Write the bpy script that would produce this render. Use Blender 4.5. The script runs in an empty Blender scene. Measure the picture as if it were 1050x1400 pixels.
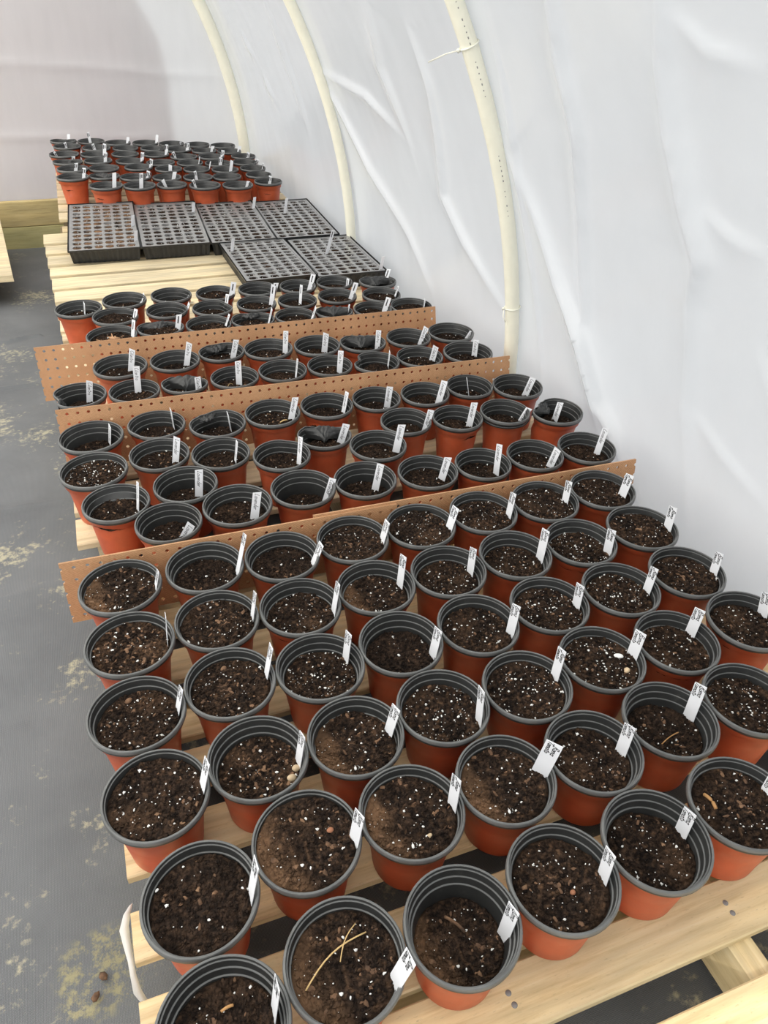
import bpy, math, random
from mathutils import Vector, Matrix, noise as mnoise
random.seed(7)
SC = bpy.context.scene
COL = SC.collection
# ---------------------------------------------------------------- camera, sky, exposure
cam_d = bpy.data.cameras.new('camera'); cam = bpy.data.objects.new('camera', cam_d); COL.objects.link(cam)
cam_d.sensor_fit = 'HORIZONTAL'; cam_d.sensor_width = 36.0; cam_d.lens = 36.0 * 1014.83 / 1050.0
cam_d.clip_start = 0.01; cam_d.clip_end = 100
_R = Vector((0.93826532, -0.34450289, 0.03124006)); _U = Vector((0.18293028, 0.57080291, 0.80045022)); _F = Vector((0.29358933, 0.74531993, -0.59858458))
CZ = 1.1946
cam.matrix_world = Matrix(((_R.x, _U.x, -_F.x, 0), (_R.y, _U.y, -_F.y, 0), (_R.z, _U.z, -_F.z, CZ), (0, 0, 0, 1)))
SC.camera = cam
world = bpy.data.worlds.new('overcast_sky'); SC.world = world; world.use_nodes = True
bg = world.node_tree.nodes['Background']; bg.inputs[0].default_value = (0.93, 0.965, 1.0, 1); bg.inputs[1].default_value = 0.5
sun_d = bpy.data.lights.new('hazy_sun', 'SUN'); sun_d.energy = 10.0; sun_d.angle = math.radians(6); sun_d.color = (1.0, 0.955, 0.88)
sun = bpy.data.objects.new('hazy_sun', sun_d); COL.objects.link(sun); sun.location = (-3, -2, 6)
sun.rotation_euler = Vector((.47, .48, -.74)).to_track_quat('-Z', 'Y').to_euler()
SC.view_settings.view_transform = 'Standard'; SC.view_settings.look = 'None'
SC.view_settings.gamma = 1.0; SC.view_settings.use_curve_mapping = False
SC.view_settings.exposure = 0.92
SC.cycles.diffuse_bounces = 6; SC.cycles.max_bounces = 12

# ---------------------------------------------------------------- helpers
def smooth01(t):
    t = max(0.0, min(1.0, t)); return t * t * (3 - 2 * t)
def nz(x, y, z=0.0): return mnoise.noise(Vector((x, y, z)))
class MB:
    def __init__(s): s.v = []; s.f = []; s.m = []; s.sm = []
    def add(s, vs, fs, mat=0, smooth=False):
        o = len(s.v); s.v.extend(vs); s.f.extend([tuple(i + o for i in f) for f in fs]); s.m.extend([mat] * len(fs)); s.sm.extend([smooth] * len(fs))
    def mesh(s, name, mats):
        me = bpy.data.meshes.new(name); me.from_pydata([tuple(v) for v in s.v], [], s.f)
        for m in (mats if isinstance(mats, (list, tuple)) else [mats]): me.materials.append(m)
        me.polygons.foreach_set('material_index', s.m); me.polygons.foreach_set('use_smooth', s.sm); me.update(); return me
def obj(name, me, parent=None, loc=(0, 0, 0), rot=(0, 0, 0), scale=(1, 1, 1)):
    o = bpy.data.objects.new(name, me); COL.objects.link(o); o.parent = parent
    o.location = loc; o.rotation_euler = rot; o.scale = scale; return o
def empty(name, loc=(0, 0, 0), rot=(0, 0, 0)):
    o = bpy.data.objects.new(name, None); COL.objects.link(o); o.location = loc; o.rotation_euler = rot; o.empty_display_size = 0.05; return o
def tag(o, label=None, cat=None, group=None, kind=None):
    if label: o['label'] = label
    if cat: o['category'] = cat
    if group: o['group'] = group
    if kind: o['kind'] = kind
    return o
def lathe(mb, prof, n=48, mat=0, smooth=True, flat_ledges=False):
    vs = []; fs = []
    for r, z in prof:
        for k in range(n):
            a = 2 * math.pi * k / n; vs.append((r * math.cos(a), r * math.sin(a), z))
    for i in range(len(prof) - 1):
        for k in range(n):
            k2 = (k + 1) % n; fs.append((i * n + k, i * n + k2, (i + 1) * n + k2, (i + 1) * n + k))
    o = len(mb.sm); mb.add(vs, fs, mat, smooth)
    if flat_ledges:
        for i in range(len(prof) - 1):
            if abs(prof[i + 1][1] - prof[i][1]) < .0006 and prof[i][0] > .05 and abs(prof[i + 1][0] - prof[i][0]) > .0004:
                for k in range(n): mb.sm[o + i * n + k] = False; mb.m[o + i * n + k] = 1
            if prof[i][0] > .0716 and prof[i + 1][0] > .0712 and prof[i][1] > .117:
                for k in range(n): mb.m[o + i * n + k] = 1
def board(mb, L, W, H, c=0.002, mat=0):          # chamfered plank, length along x, centred, top at z=0
    w = W / 2; pr = [(-w + c, 0), (w - c, 0), (w, -c), (w, -H + c), (w - c, -H), (-w + c, -H), (-w, -H + c), (-w, -c)]
    vs = [(-L / 2, y, z) for y, z in pr] + [(L / 2, y, z) for y, z in pr]
    fs = [(i, (i + 1) % 8, 8 + (i + 1) % 8, 8 + i) for i in range(8)] + [tuple(range(7, -1, -1)), tuple(range(8, 16))]
    fs = [tuple(reversed(f)) for f in fs]
    mb.add(vs, fs, mat)
def tube(mb, pts, rad, n=10, mat=0, cap=True):
    pts = [Vector(p) for p in pts]; vs = []; fs = []; up = Vector((0, 1, 0.01)).normalized()
    for i, p in enumerate(pts):
        t = (pts[min(i + 1, len(pts) - 1)] - pts[max(i - 1, 0)]).normalized()
        a = t.cross(up); a = a.normalized() if a.length > 1e-4 else Vector((1, 0, 0)); b = t.cross(a)
        r = rad[i] if isinstance(rad, (list, tuple)) else rad
        for k in range(n):
            q = 2 * math.pi * k / n; vs.append(p + a * (r * math.cos(q)) + b * (r * math.sin(q)))
    for i in range(len(pts) - 1):
        for k in range(n):
            k2 = (k + 1) % n; fs.append((i * n + k, i * n + k2, (i + 1) * n + k2, (i + 1) * n + k))
    if cap: fs.append(tuple(range(n - 1, -1, -1))); fs.append(tuple((len(pts) - 1) * n + k for k in range(n)))
    mb.add(vs, fs, mat, True)
_t = (1 + 5 ** .5) / 2
ICO_V = [Vector(v).normalized() for v in [(-1, _t, 0), (1, _t, 0), (-1, -_t, 0), (1, -_t, 0), (0, -1, _t), (0, 1, _t), (0, -1, -_t), (0, 1, -_t), (_t, 0, -1), (_t, 0, 1), (-_t, 0, -1), (-_t, 0, 1)]]
ICO_F = [(0, 11, 5), (0, 5, 1), (0, 1, 7), (0, 7, 10), (0, 10, 11), (1, 5, 9), (5, 11, 4), (11, 10, 2), (10, 7, 6), (7, 1, 8), (3, 9, 4), (3, 4, 2), (3, 2, 6), (3, 6, 8), (3, 8, 9), (4, 9, 5), (2, 4, 11), (6, 2, 10), (8, 6, 7), (9, 8, 1)]
def blob(mb, c, r, rng, stretch=(1, 1, 1), jit=0.35, mat=0, smooth=False, rz=None):
    a = rng.uniform(0, 6.28) if rz is None else rz; ca, sa = math.cos(a), math.sin(a); tl = rng.uniform(-.5, .5); ct, st = math.cos(tl), math.sin(tl); vs = []
    for v in ICO_V:
        k = r * (1 + rng.uniform(-jit, jit)); x, y, z = v.x * k * stretch[0], v.y * k * stretch[1], v.z * k * stretch[2]
        x, z = x * ct - z * st, x * st + z * ct
        vs.append((c[0] + x * ca - y * sa, c[1] + x * sa + y * ca, c[2] + z))
    mb.add(vs, ICO_F, mat, smooth)

# ---------------------------------------------------------------- materials
def newmat(name):
    m = bpy.data.materials.new(name); m.use_nodes = True; nt = m.node_tree; b = nt.nodes['Principled BSDF']; return m, nt, b
def N(nt, t, **kw):
    n = nt.nodes.new(t)
    for k, v in kw.items():
        if k.startswith('i_'): n.inputs[int(k[2:])].default_value = v
        else: setattr(n, k, v)
    return n
def ramp(nt, stops):
    r = nt.nodes.new('ShaderNodeValToRGB'); e = r.color_ramp.elements
    while len(e) > 1: e.remove(e[-1])
    e[0].position, e[0].color = stops[0][0], tuple(stops[0][1]) + (1,)
    for p, c in stops[1:]:
        x = e.new(p); x.color = tuple(c) + (1,)
    return r
def noise_n(nt, vec, scale, detail=3, rough=.55):
    n = nt.nodes.new('ShaderNodeTexNoise'); n.inputs['Scale'].default_value = scale; n.inputs['Detail'].default_value = detail; n.inputs['Roughness'].default_value = rough
    if vec is not None: nt.links.new(vec, n.inputs['Vector'])
    return n
def mapping(nt, vec, scale=(1, 1, 1)):
    n = nt.nodes.new('ShaderNodeMapping'); n.inputs['Scale'].default_value = scale; nt.links.new(vec, n.inputs['Vector']); return n.outputs[0]
def bump(nt, b, h, strength, dist):
    n = nt.nodes.new('ShaderNodeBump'); n.inputs['Strength'].default_value = strength; n.inputs['Distance'].default_value = dist
    nt.links.new(h, n.inputs['Height']); nt.links.new(n.outputs[0], b.inputs['Normal']); return n
def objcoord(nt, rnd=True):
    tc = nt.nodes.new('ShaderNodeTexCoord')
    if not rnd: return tc.outputs['Object']
    oi = nt.nodes.new('ShaderNodeObjectInfo'); a = nt.nodes.new('ShaderNodeVectorMath'); a.operation = 'MULTIPLY_ADD'
    cx = nt.nodes.new('ShaderNodeCombineXYZ'); nt.links.new(oi.outputs['Random'], cx.inputs[0]); nt.links.new(oi.outputs['Random'], cx.inputs[1]); nt.links.new(oi.outputs['Random'], cx.inputs[2])
    nt.links.new(cx.outputs[0], a.inputs[0]); a.inputs[1].default_value = (17.3, 9.1, 5.7); nt.links.new(tc.outputs['Object'], a.inputs[2]); return a.outputs[0]
def mixc(nt, fac, a, b, blend='MIX'):
    n = nt.nodes.new('ShaderNodeMix'); n.data_type = 'RGBA'; n.blend_type = blend
    for val, s in ((fac, n.inputs[0]), (a, n.inputs[6]), (b, n.inputs[7])):
        if isinstance(val, bpy.types.NodeSocket): nt.links.new(val, s)
        elif isinstance(val, (int, float)): s.default_value = val
        else: s.default_value = tuple(val) + (1,)
    return n.outputs[2]
def wood(name, c_lo, c_mid, c_hi, rough=.7, knots=True):
    m, nt, b = newmat(name); co = objcoord(nt)
    g = noise_n(nt, mapping(nt, co, (2.2, 34, 34)), 3.0, 6, .62); big = noise_n(nt, mapping(nt, co, (1.4, 7, 7)), 2.0, 2)
    w = N(nt, 'ShaderNodeTexWave'); w.wave_type = 'BANDS'; w.bands_direction = 'Y'; w.inputs['Scale'].default_value = 14; w.inputs['Distortion'].default_value = 9; w.inputs['Detail'].default_value = 2; w.inputs['Detail Scale'].default_value = .6
    nt.links.new(mapping(nt, co, (.35, 1, 1)), w.inputs['Vector'])
    r = ramp(nt, [(.25, c_lo), (.5, c_mid), (.8, c_hi)]); nt.links.new(g.outputs[0], r.inputs[0])
    wv = N(nt, 'ShaderNodeMath', operation='MULTIPLY', i_1=.32); nt.links.new(w.outputs['Fac'], wv.inputs[0])
    c1 = mixc(nt, wv.outputs[0], r.outputs[0], tuple(x * .62 for x in c_mid))
    r2 = ramp(nt, [(.35, (.8, .8, .8)), (.65, (1.1, 1.08, 1.02))]); nt.links.new(big.outputs[0], r2.inputs[0])
    c2 = mixc(nt, 1.0, c1, r2.outputs[0], 'MULTIPLY')
    fl = noise_n(nt, mapping(nt, co, (26, 120, 120)), 3.0, 4, .7); rf = ramp(nt, [(.60, (0, 0, 0)), (.72, (.55, .55, .55))]); nt.links.new(fl.outputs[0], rf.inputs[0]); c2 = mixc(nt, rf.outputs[0], c2, tuple(x * .45 for x in c_mid))
    if knots:
        v = N(nt, 'ShaderNodeTexVoronoi'); v.inputs['Scale'].default_value = 2.3; nt.links.new(mapping(nt, co, (1.5, 2.6, 2.6)), v.inputs['Vector'])
        k = ramp(nt, [(.0, (1, 1, 1)), (.055, (.85, .85, .85)), (.085, (0, 0, 0))]); nt.links.new(v.outputs['Distance'], k.inputs[0])
        c2 = mixc(nt, k.outputs[0], c2, tuple(x * .3 for x in c_mid))
    nt.links.new(c2, b.inputs['Base Color']); b.inputs['Roughness'].default_value = rough
    bump(nt, b, g.outputs[0], .35, .0015); return m
M = {}
M['pine'] = wood('pallet_pine_yellow', (.56, .41, .20), (.80, .64, .37), (.88, .75, .49))
M['pine_pale'] = wood('pallet_pine_pale', (.54, .43, .26), (.74, .62, .41), (.82, .72, .52))
M['lumber'] = wood('treated_lumber', (.40, .30, .13), (.58, .46, .22), (.66, .55, .30))
M['lumber_grn'] = wood('treated_lumber_green', (.40, .35, .15), (.55, .50, .24), (.64, .58, .30), knots=False)
def plastic(name, col, rough, spec=.5, var=.12, scr=0.0):
    m, nt, b = newmat(name); co = objcoord(nt); n = noise_n(nt, co, 30, 4)
    r = ramp(nt, [(.3, tuple(x * (1 - var) for x in col)), (.7, tuple(x * (1 + var) for x in col))]); nt.links.new(n.outputs[0], r.inputs[0])
    c = r.outputs[0]
    if scr:
        n2 = noise_n(nt, co, 55, 6, .7); r2 = ramp(nt, [(.58, (0, 0, 0)), (.75, (1, 1, 1))]); nt.links.new(n2.outputs[0], r2.inputs[0])
        mm = N(nt, 'ShaderNodeMath', operation='MULTIPLY', i_1=scr); nt.links.new(r2.outputs[0], mm.inputs[0])
        c = mixc(nt, mm.outputs[0], c, (.30, .28, .24))
    nt.links.new(c, b.inputs['Base Color']); b.inputs['Roughness'].default_value = rough; b.inputs['Specular IOR Level'].default_value = spec
    bump(nt, b, n.outputs[0], .08, .002); return m
M['terracotta'] = plastic('terracotta_plastic', (.47, .092, .035), .4, .5, .1, .09)
M['liner'] = plastic('black_pot_plastic', (.026, .0265, .026), .34, .5, .12, .10)
M['pale_edge'] = plastic('pale_grey_pot_edge', (.115, .117, .114), .4, .5, .2, .1)  # lighter grey for the liner's ledges and lip top
M['tray_black'] = plastic('black_tray_plastic', (.02, .021, .022), .38)
M['cell_sheet'] = plastic('glare_grey_cell_sheet', (.25, .248, .245), .28, .9)  # black plastic; its surface glare is lifted into a grey base colour
M['ink'] = plastic('black_marker_ink', (.012, .012, .014), .6)
M['tag'] = plastic('white_tag_plastic', (.80, .81, .84), .45, .5, .02)
M['pvc'] = plastic('pvc_pipe', (.88, .86, .72), .35, .5, .03)
M['tie'] = plastic('zip_tie_plastic', (.86, .85, .74), .4, .5, .02)
M['steel'] = plastic('nail_steel', (.22, .21, .2), .5)
M['perlite'] = plastic('perlite', (.82, .81, .78), .8, .3, .06)
M['stone'] = plastic('tan_stone', (.55, .42, .27), .8, .3, .2)
M['stone_red'] = plastic('reddish_stone', (.30, .13, .07), .8, .3, .2)
M['stick'] = plastic('dry_twig', (.46, .25, .10), .7, .3, .2)
M['straw'] = plastic('straw_needle', (.58, .40, .18), .7, .3, .15)
M['leaf'] = plastic('dry_leaf', (.42, .24, .13), .7, .3, .2)
M['paper'] = plastic('white_wrap', (.72, .70, .66), .7, .3, .05)
M['block'] = plastic('timber_block', (.22, .17, .10), .8, .3, .2)
def m_soil():
    m, nt, b = newmat('potting_soil'); co = objcoord(nt); n1 = noise_n(nt, co, 130, 6, .7); n2 = noise_n(nt, co, 28, 3)
    r = ramp(nt, [(.30, (.004, .003, .0026)), (.48, (.016, .0105, .0078)), (.64, (.054, .034, .023)), (.8, (.13, .08, .05))]); nt.links.new(n1.outputs[0], r.inputs[0])
    at = N(nt, 'ShaderNodeVertexColor', layer_name='tint')
    c = mixc(nt, at.outputs[0], r.outputs[0], (.175, .102, .058)); r2 = ramp(nt, [(.35, (.65, .65, .65)), (.65, (1.25, 1.2, 1.15))]); nt.links.new(n2.outputs[0], r2.inputs[0])
    c = mixc(nt, 1.0, c, r2.outputs[0], 'MULTIPLY'); nt.links.new(c, b.inputs['Base Color']); b.inputs['Roughness'].default_value = .95; b.inputs['Specular IOR Level'].default_value = .15
    bump(nt, b, n1.outputs[0], .8, .002); return m
M['soil'] = m_soil()
def m_bark():
    m, nt, b = newmat('bark_chip'); co = objcoord(nt); n1 = noise_n(nt, co, 60, 4); r = ramp(nt, [(.3, (.05, .028, .016)), (.55, (.16, .085, .045)), (.75, (.30, .18, .10))]); nt.links.new(n1.outputs[0], r.inputs[0])
    nt.links.new(r.outputs[0], b.inputs['Base Color']); b.inputs['Roughness'].default_value = .9; return m
M['bark'] = m_bark()
def m_peg():
    m, nt, b = newmat('hardboard'); co = objcoord(nt, False); n1 = noise_n(nt, mapping(nt, co, (160, 1, 500)), 1.0, 3); n2 = noise_n(nt, co, 9, 3)
    w = N(nt, 'ShaderNodeTexWave'); w.wave_type = 'BANDS'; w.bands_direction = 'DIAGONAL'; w.inputs['Scale'].default_value = 120; w.inputs['Distortion'].default_value = 3; nt.links.new(co, w.inputs['Vector'])
    r = ramp(nt, [(.3, (.44, .235, .115)), (.7, (.58, .33, .17))]); nt.links.new(n1.outputs[0], r.inputs[0]); r2 = ramp(nt, [(.3, (.85, .83, .8)), (.7, (1.08, 1.08, 1.08))]); nt.links.new(n2.outputs[0], r2.inputs[0])
    c = mixc(nt, 1.0, r.outputs[0], r2.outputs[0], 'MULTIPLY'); wm = N(nt, 'ShaderNodeMath', operation='MULTIPLY', i_1=.22); nt.links.new(w.outputs['Fac'], wm.inputs[0])
    c = mixc(nt, wm.outputs[0], c, (.24, .115, .05)); nt.links.new(c, b.inputs['Base Color']); b.inputs['Roughness'].default_value = .6; bump(nt, b, w.outputs['Fac'], .25, .0012); return m
M['peg'] = m_peg()
def m_floor():
    m, nt, b = newmat('woven_ground_cloth'); co = objcoord(nt, False)
    w1 = N(nt, 'ShaderNodeTexWave'); w1.bands_direction = 'X'; w1.inputs['Scale'].default_value = 150; w1.inputs['Distortion'].default_value = .6; w2 = N(nt, 'ShaderNodeTexWave'); w2.bands_direction = 'Y'; w2.inputs['Scale'].default_value = 150; w2.inputs['Distortion'].default_value = .6
    nt.links.new(co, w1.inputs['Vector']); nt.links.new(co, w2.inputs['Vector'])
    wm = N(nt, 'ShaderNodeMath', operation='MULTIPLY'); nt.links.new(w1.outputs['Fac'], wm.inputs[0]); nt.links.new(w2.outputs['Fac'], wm.inputs[1])
    r = ramp(nt, [(.0, (.105, .11, .115)), (.5, (.15, .155, .161)), (1.0, (.215, .22, .225))]); nt.links.new(wm.outputs[0], r.inputs[0])
    nl = noise_n(nt, co, 2.6, 5, .6); rl = ramp(nt, [(.3, (.75, .76, .78)), (.7, (1.2, 1.2, 1.2))]); nt.links.new(nl.outputs[0], rl.inputs[0]); c = mixc(nt, 1.0, r.outputs[0], rl.outputs[0], 'MULTIPLY')
    # dusty film and scuffed sand, broken into small flecks
    n1 = noise_n(nt, co, 7, 6, .68); n2 = noise_n(nt, co, 60, 5, .7); n3 = noise_n(nt, co, 1.7, 3)
    a = N(nt, 'ShaderNodeMath', operation='MULTIPLY'); nt.links.new(n1.outputs[0], a.inputs[0]); nt.links.new(n2.outputs[0], a.inputs[1])
    a2 = N(nt, 'ShaderNodeMath', operation='MULTIPLY'); nt.links.new(a.outputs[0], a2.inputs[0]); nt.links.new(n3.outputs[0], a2.inputs[1])
    rs = ramp(nt, [(.15, (0, 0, 0)), (.20, (.75, .75, .75))]); nt.links.new(a2.outputs[0], rs.inputs[0])
    c = mixc(nt, rs.outputs[0], c, (.46, .42, .28))
    # yellowish spill beside the near pallet
    vd = N(nt, 'ShaderNodeVectorMath', operation='DISTANCE'); vd.inputs[1].default_value = (-.19, .57, 0); nt.links.new(co, vd.inputs[0])
    ad = N(nt, 'ShaderNodeMath', operation='ADD'); mn = N(nt, 'ShaderNodeMath', operation='MULTIPLY', i_1=-.1); nt.links.new(n1.outputs[0], mn.inputs[0]); nt.links.new(vd.outputs['Value'], ad.inputs[0]); nt.links.new(mn.outputs[0], ad.inputs[1])
    ry = ramp(nt, [(.0, (1, 1, 1)), (.02, (0, 0, 0))]); nt.links.new(ad.outputs[0], ry.inputs[0]); ry2 = ramp(nt, [(.47, (0, 0, 0)), (.58, (.7, .7, .7))]); nt.links.new(n2.outputs[0], ry2.inputs[0])
    my = N(nt, 'ShaderNodeMath', operation='MULTIPLY'); nt.links.new(ry.outputs[0], my.inputs[0]); nt.links.new(ry2.outputs[0], my.inputs[1]); c = mixc(nt, my.outputs[0], c, (.30, .27, .13))
    nt.links.new(c, b.inputs['Base Color']); b.inputs['Roughness'].default_value = .62; bump(nt, b, wm.outputs[0], .5, .0012); return m
M['floor'] = m_floor()
def m_film(name, col, t_fac, gloss=.06, trans=0.0):
    m, nt, b = newmat(name); nt.nodes.remove(b); out = nt.nodes['Material Output']; co = objcoord(nt, False)
    n = noise_n(nt, mapping(nt, co, (14, 5, 3)), 1.6, 4); r = ramp(nt, [(.3, tuple(x * .97 for x in col)), (.7, col)]); nt.links.new(n.outputs[0], r.inputs[0])
    d = N(nt, 'ShaderNodeBsdfDiffuse'); t = N(nt, 'ShaderNodeBsdfTranslucent'); nt.links.new(r.outputs[0], d.inputs[0]); nt.links.new(r.outputs[0], t.inputs[0])
    mx = N(nt, 'ShaderNodeMixShader'); mx.inputs[0].default_value = t_fac; nt.links.new(d.outputs[0], mx.inputs[1]); nt.links.new(t.outputs[0], mx.inputs[2])
    g = N(nt, 'ShaderNodeBsdfGlossy'); g.inputs['Roughness'].default_value = .22; g.inputs[0].default_value = (1, 1, 1, 1)
    lw = N(nt, 'ShaderNodeFresnel'); lw.inputs[0].default_value = 1.35; m2 = N(nt, 'ShaderNodeMixShader'); nt.links.new(lw.outputs[0], m2.inputs[0]); nt.links.new(mx.outputs[0], m2.inputs[1]); nt.links.new(g.outputs[0], m2.inputs[2])
    bp = N(nt, 'ShaderNodeBump'); bp.inputs['Strength'].default_value = .18; bp.inputs['Distance'].default_value = .003; nf = noise_n(nt, mapping(nt, co, (5, 14, 2.5)), 2.0, 3); nt.links.new(nf.outputs[0], bp.inputs['Height'])
    for q in (d, t, g): nt.links.new(bp.outputs[0], q.inputs['Normal'])
    last = m2.outputs[0]
    if trans:
        tr = N(nt, 'ShaderNodeBsdfTransparent'); m3 = N(nt, 'ShaderNodeMixShader'); m3.inputs[0].default_value = trans; nt.links.new(last, m3.inputs[1]); nt.links.new(tr.outputs[0], m3.inputs[2]); last = m3.outputs[0]
    nt.links.new(last, out.inputs[0]); return m
M['film'] = m_film('greenhouse_film', (.80, .81, .82), .58)
M['film_end'] = m_film('greenhouse_end_film', (.80, .79, .78), .55)
M['film_mauve'] = m_film('mauve_tint_sheet', (.66, .50, .54), .6, trans=.5)

# ---------------------------------------------------------------- the tunnel: floor, film walls, end wall
def zg(y): return -0.33 * max(0.0, min(1.0, (y - 2.0) / 3.2))
GX, GZ, GR, GG = -0.921, 0.037, 2.171, -0.05     # hoop centre, radius and the tunnel's slight skew
HOOPS = (1.884, 3.285, 5.184); YEND = 5.2; YNEAR = -1.3
def seg_dist(p, poly):
    best = 9.0; bt = 0; sg = 1
    for i in range(len(poly) - 1):
        ax, ay = poly[i]; bx, by = poly[i + 1]; dx, dy = bx - ax, by - ay; L = dx * dx + dy * dy
        t = max(0, min(1, ((p[0] - ax) * dx + (p[1] - ay) * dy) / L)); ex, ey = p[0] - ax - t * dx, p[1] - ay - t * dy; d = math.hypot(ex, ey)
        if d < best: best = d; bt = (i + t) / (len(poly) - 1); sg = 1 if dx * (p[1] - ay) - dy * (p[0] - ax) > 0 else -1
    return best, bt * sg if sg > 0 or bt > 0 else -1e-6
def build_floor():
    wr = [([(-.75, 3.18), (-.458, 3.204), (-.343, 3.261), (-.233, 3.23), (.3, 3.2)], .012), ([(-.9, 2.7), (-.424, 2.682), (-.316, 2.678), (.1, 2.7)], .008), ([(-.9, 2.2), (-.395, 2.233), (-.315, 2.247), (-.244, 2.237), (.1, 2.2)], .007),
          ([(-.9, 1.78), (-.373, 1.801), (-.258, 1.806), (-.199, 1.812), (.1, 1.83)], .008), ([(-.8, 1.03), (-.345, 1.068), (-.173, 1.083), (.0, 1.1)], .005), ([(-.8, 1.42), (-.359, 1.441), (-.259, 1.46), (-.1, 1.47)], .005)]
    mb = MB(); vs = []; fs = []
    xs = [-3.15 + .06 * i for i in range(36)] + [-.99 + .0125 * i for i in range(80)] + [.02 + .04 * i for i in range(33)]; ys = [-1.3 + .06 * i for i in range(26)] + [.27 + .014 * i for i in range(240)] + [3.65 + .05 * i for i in range(33)]
    for y in ys:
        for x in xs:
            z = zg(y) + .006 * nz(x * 1.7, y * 1.7) - .004
            if -1 < x < .35:
                z += .0025 * nz(x * 6, y * 9, 3)
                for pl, a in wr:
                    if abs(y - pl[1][1]) < .1:
                        d, _ = seg_dist((x, y), pl); z += 1.3 * a * math.exp(-(d / .011) ** 2)
            if -.3 < x < 1.3: z = min(z, zg(y) - .001)
            vs.append((x, y, z))
    nx = len(xs)
    for j in range(len(ys) - 1):
        for i in range(nx - 1): fs.append((j * nx + i, j * nx + i + 1, (j + 1) * nx + i + 1, (j + 1) * nx + i))
    mb.add(vs, fs, 0, True); o = obj('floor', mb.mesh('floor', M['floor'])); tag(o, 'dark woven ground cloth with pale scuffs covering the greenhouse floor', kind='structure')
build_floor()
CREASE = [([(0.686, 1.543), (0.415, 1.539), (0.364, 1.519), (0.235, 1.44), (0.13, 1.423)], .012, .03), ([(0.775, 1.853), (0.63, 1.741), (0.488, 1.646), (0.366, 1.526), (0.228, 1.439), (0.139, 1.324), (0.046, 1.217), (-.05, 1.13)], .042, .055),
    ([(1.3, 1.16), (1.172, 1.175), (1.079, 1.196), (0.963, 1.195), (0.824, 1.167), (0.725, 1.131), (0.622, 1.16), (0.363, 1.154), (0.03, 1.062)], .034, .05), ([(1.3, 1.5), (1.154, 1.511), (1.042, 1.526), (0.894, 1.512), (0.779, 1.532), (0.55, 1.552), (0.431, 1.54)], .026, .035),
    ([(1.042, 2.293), (0.885, 2.267), (0.548, 2.331), (0.431, 2.216), (0.341, 2.074), (0.27, 1.946)], .022, .04), ([(0.745, 3.308), (0.691, 3.22), (0.488, 3.01), (0.314, 2.667), (0.15, 2.481)], .022, .04), ([(1.135, 1.80), (0.97, 1.81), (0.79, 1.82), (0.535, 1.81), (0.287, 1.77), (0.138, 1.735)], .010, .02),
    ([(0.829, 1.143), (0.794, 1.07), (0.78, 0.983)], .012, .03), ([(1.162, 1.171), (1.113, 1.092), (1.094, 0.977)], .012, .03), ([(0.813, 3.379), (0.776, 2.854), (0.692, 2.619)], .018, .03), ([(0.364, 1.14), (0.308, 1.035), (0.252, 0.882)], .010, .03),
    ([(1.099, 2.528), (0.901, 2.614), (0.657, 2.548)], .018, .04), ([(1.033, 3.768), (0.795, 3.807), (0.483, 3.798)], .02, .04), ([(0.842, 4.512), (0.733, 4.398)], .016, .03), ([(0.67, 4.346), (0.545, 4.25)], .016, .03), ([(.6, 1.0), (.45, .9), (.4, .8)], .01, .03)]
CBB = [(min(p[0] for p in c) - 8 * w, max(p[0] for p in c) + 8 * w, min(p[1] for p in c) - 8 * w, max(p[1] for p in c) + 8 * w) for c, a, w in CREASE]
def film_disp(s, y):
    d = .012 * nz(s * .9, y * 1.6, 1.3) + .003 * nz(s * 1.2 + y * 2.0, y * 5.0 - s * 1.2, 7.7) + .0007 * nz(s * 4 + y * 6, y * 13 - s * 4, 4.1)
    for (c, a, w), bb in zip(CREASE, CBB):
        if bb[0] < s < bb[1] and bb[2] < y < bb[3]:
            dd, t = seg_dist((s, y), c); w *= .3 if t > 0 else 1.5; t = abs(t); d += a * math.exp(-dd / w) * math.sin(math.pi * min(1, max(0, .06 + .88 * t)))
    return d
def film_pt(s, y, d=0.0):
    R = GR + .024 - d; x0 = GX + GG * y
    if s <= 0: return (x0 + R, y, GZ + s)
    th = s / (GR + .024); return (x0 + R * math.cos(th), y, GZ + R * math.sin(th))
def film_patch(name, label, s_list, y_list, disp=True, to_floor=0):
    vs = []; fs = []; ns = len(s_list)
    for y in y_list:
        for i, s in enumerate(s_list):
            ss = s
            if to_floor == 1 and i == 0: ss = zg(y) - GZ - .005
            d = max(film_disp(ss, y), -.018) if disp and ss < 1.9 else .0
            if disp and ss < 0: d *= smooth01(1 + ss / .3)
            if ss > 1.4: d *= smooth01((1.9 - ss) / .5)
            vs.append(film_pt(ss, y, d))
    for j in range(len(y_list) - 1):
        for i in range(ns - 1): fs.append((j * ns + i, j * ns + i + 1, (j + 1) * ns + i + 1, (j + 1) * ns + i))
    mb = MB(); mb.add(vs, fs, 0, True); return tag(obj(name, mb.mesh(name, M['film'])), label, kind='structure')
frange = lambda a, b, n: [a + (b - a) * i / n for i in range(n + 1)]
SMAX = math.pi * (GR + .024)
film_patch('wall_right', 'white translucent greenhouse film wall with creases on the right', [-.4, -.2, -.12, -.06] + frange(0, 1.9, 170), frange(YNEAR, .3, 16)[:-1] + frange(.3, 3.4, 300)[:-1] + frange(3.4, YEND, 90), True, 1)
film_patch('ceiling', 'white translucent greenhouse film arching overhead', frange(1.9, SMAX - 1.9, 16), frange(YNEAR, YEND, 24), False)
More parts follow.
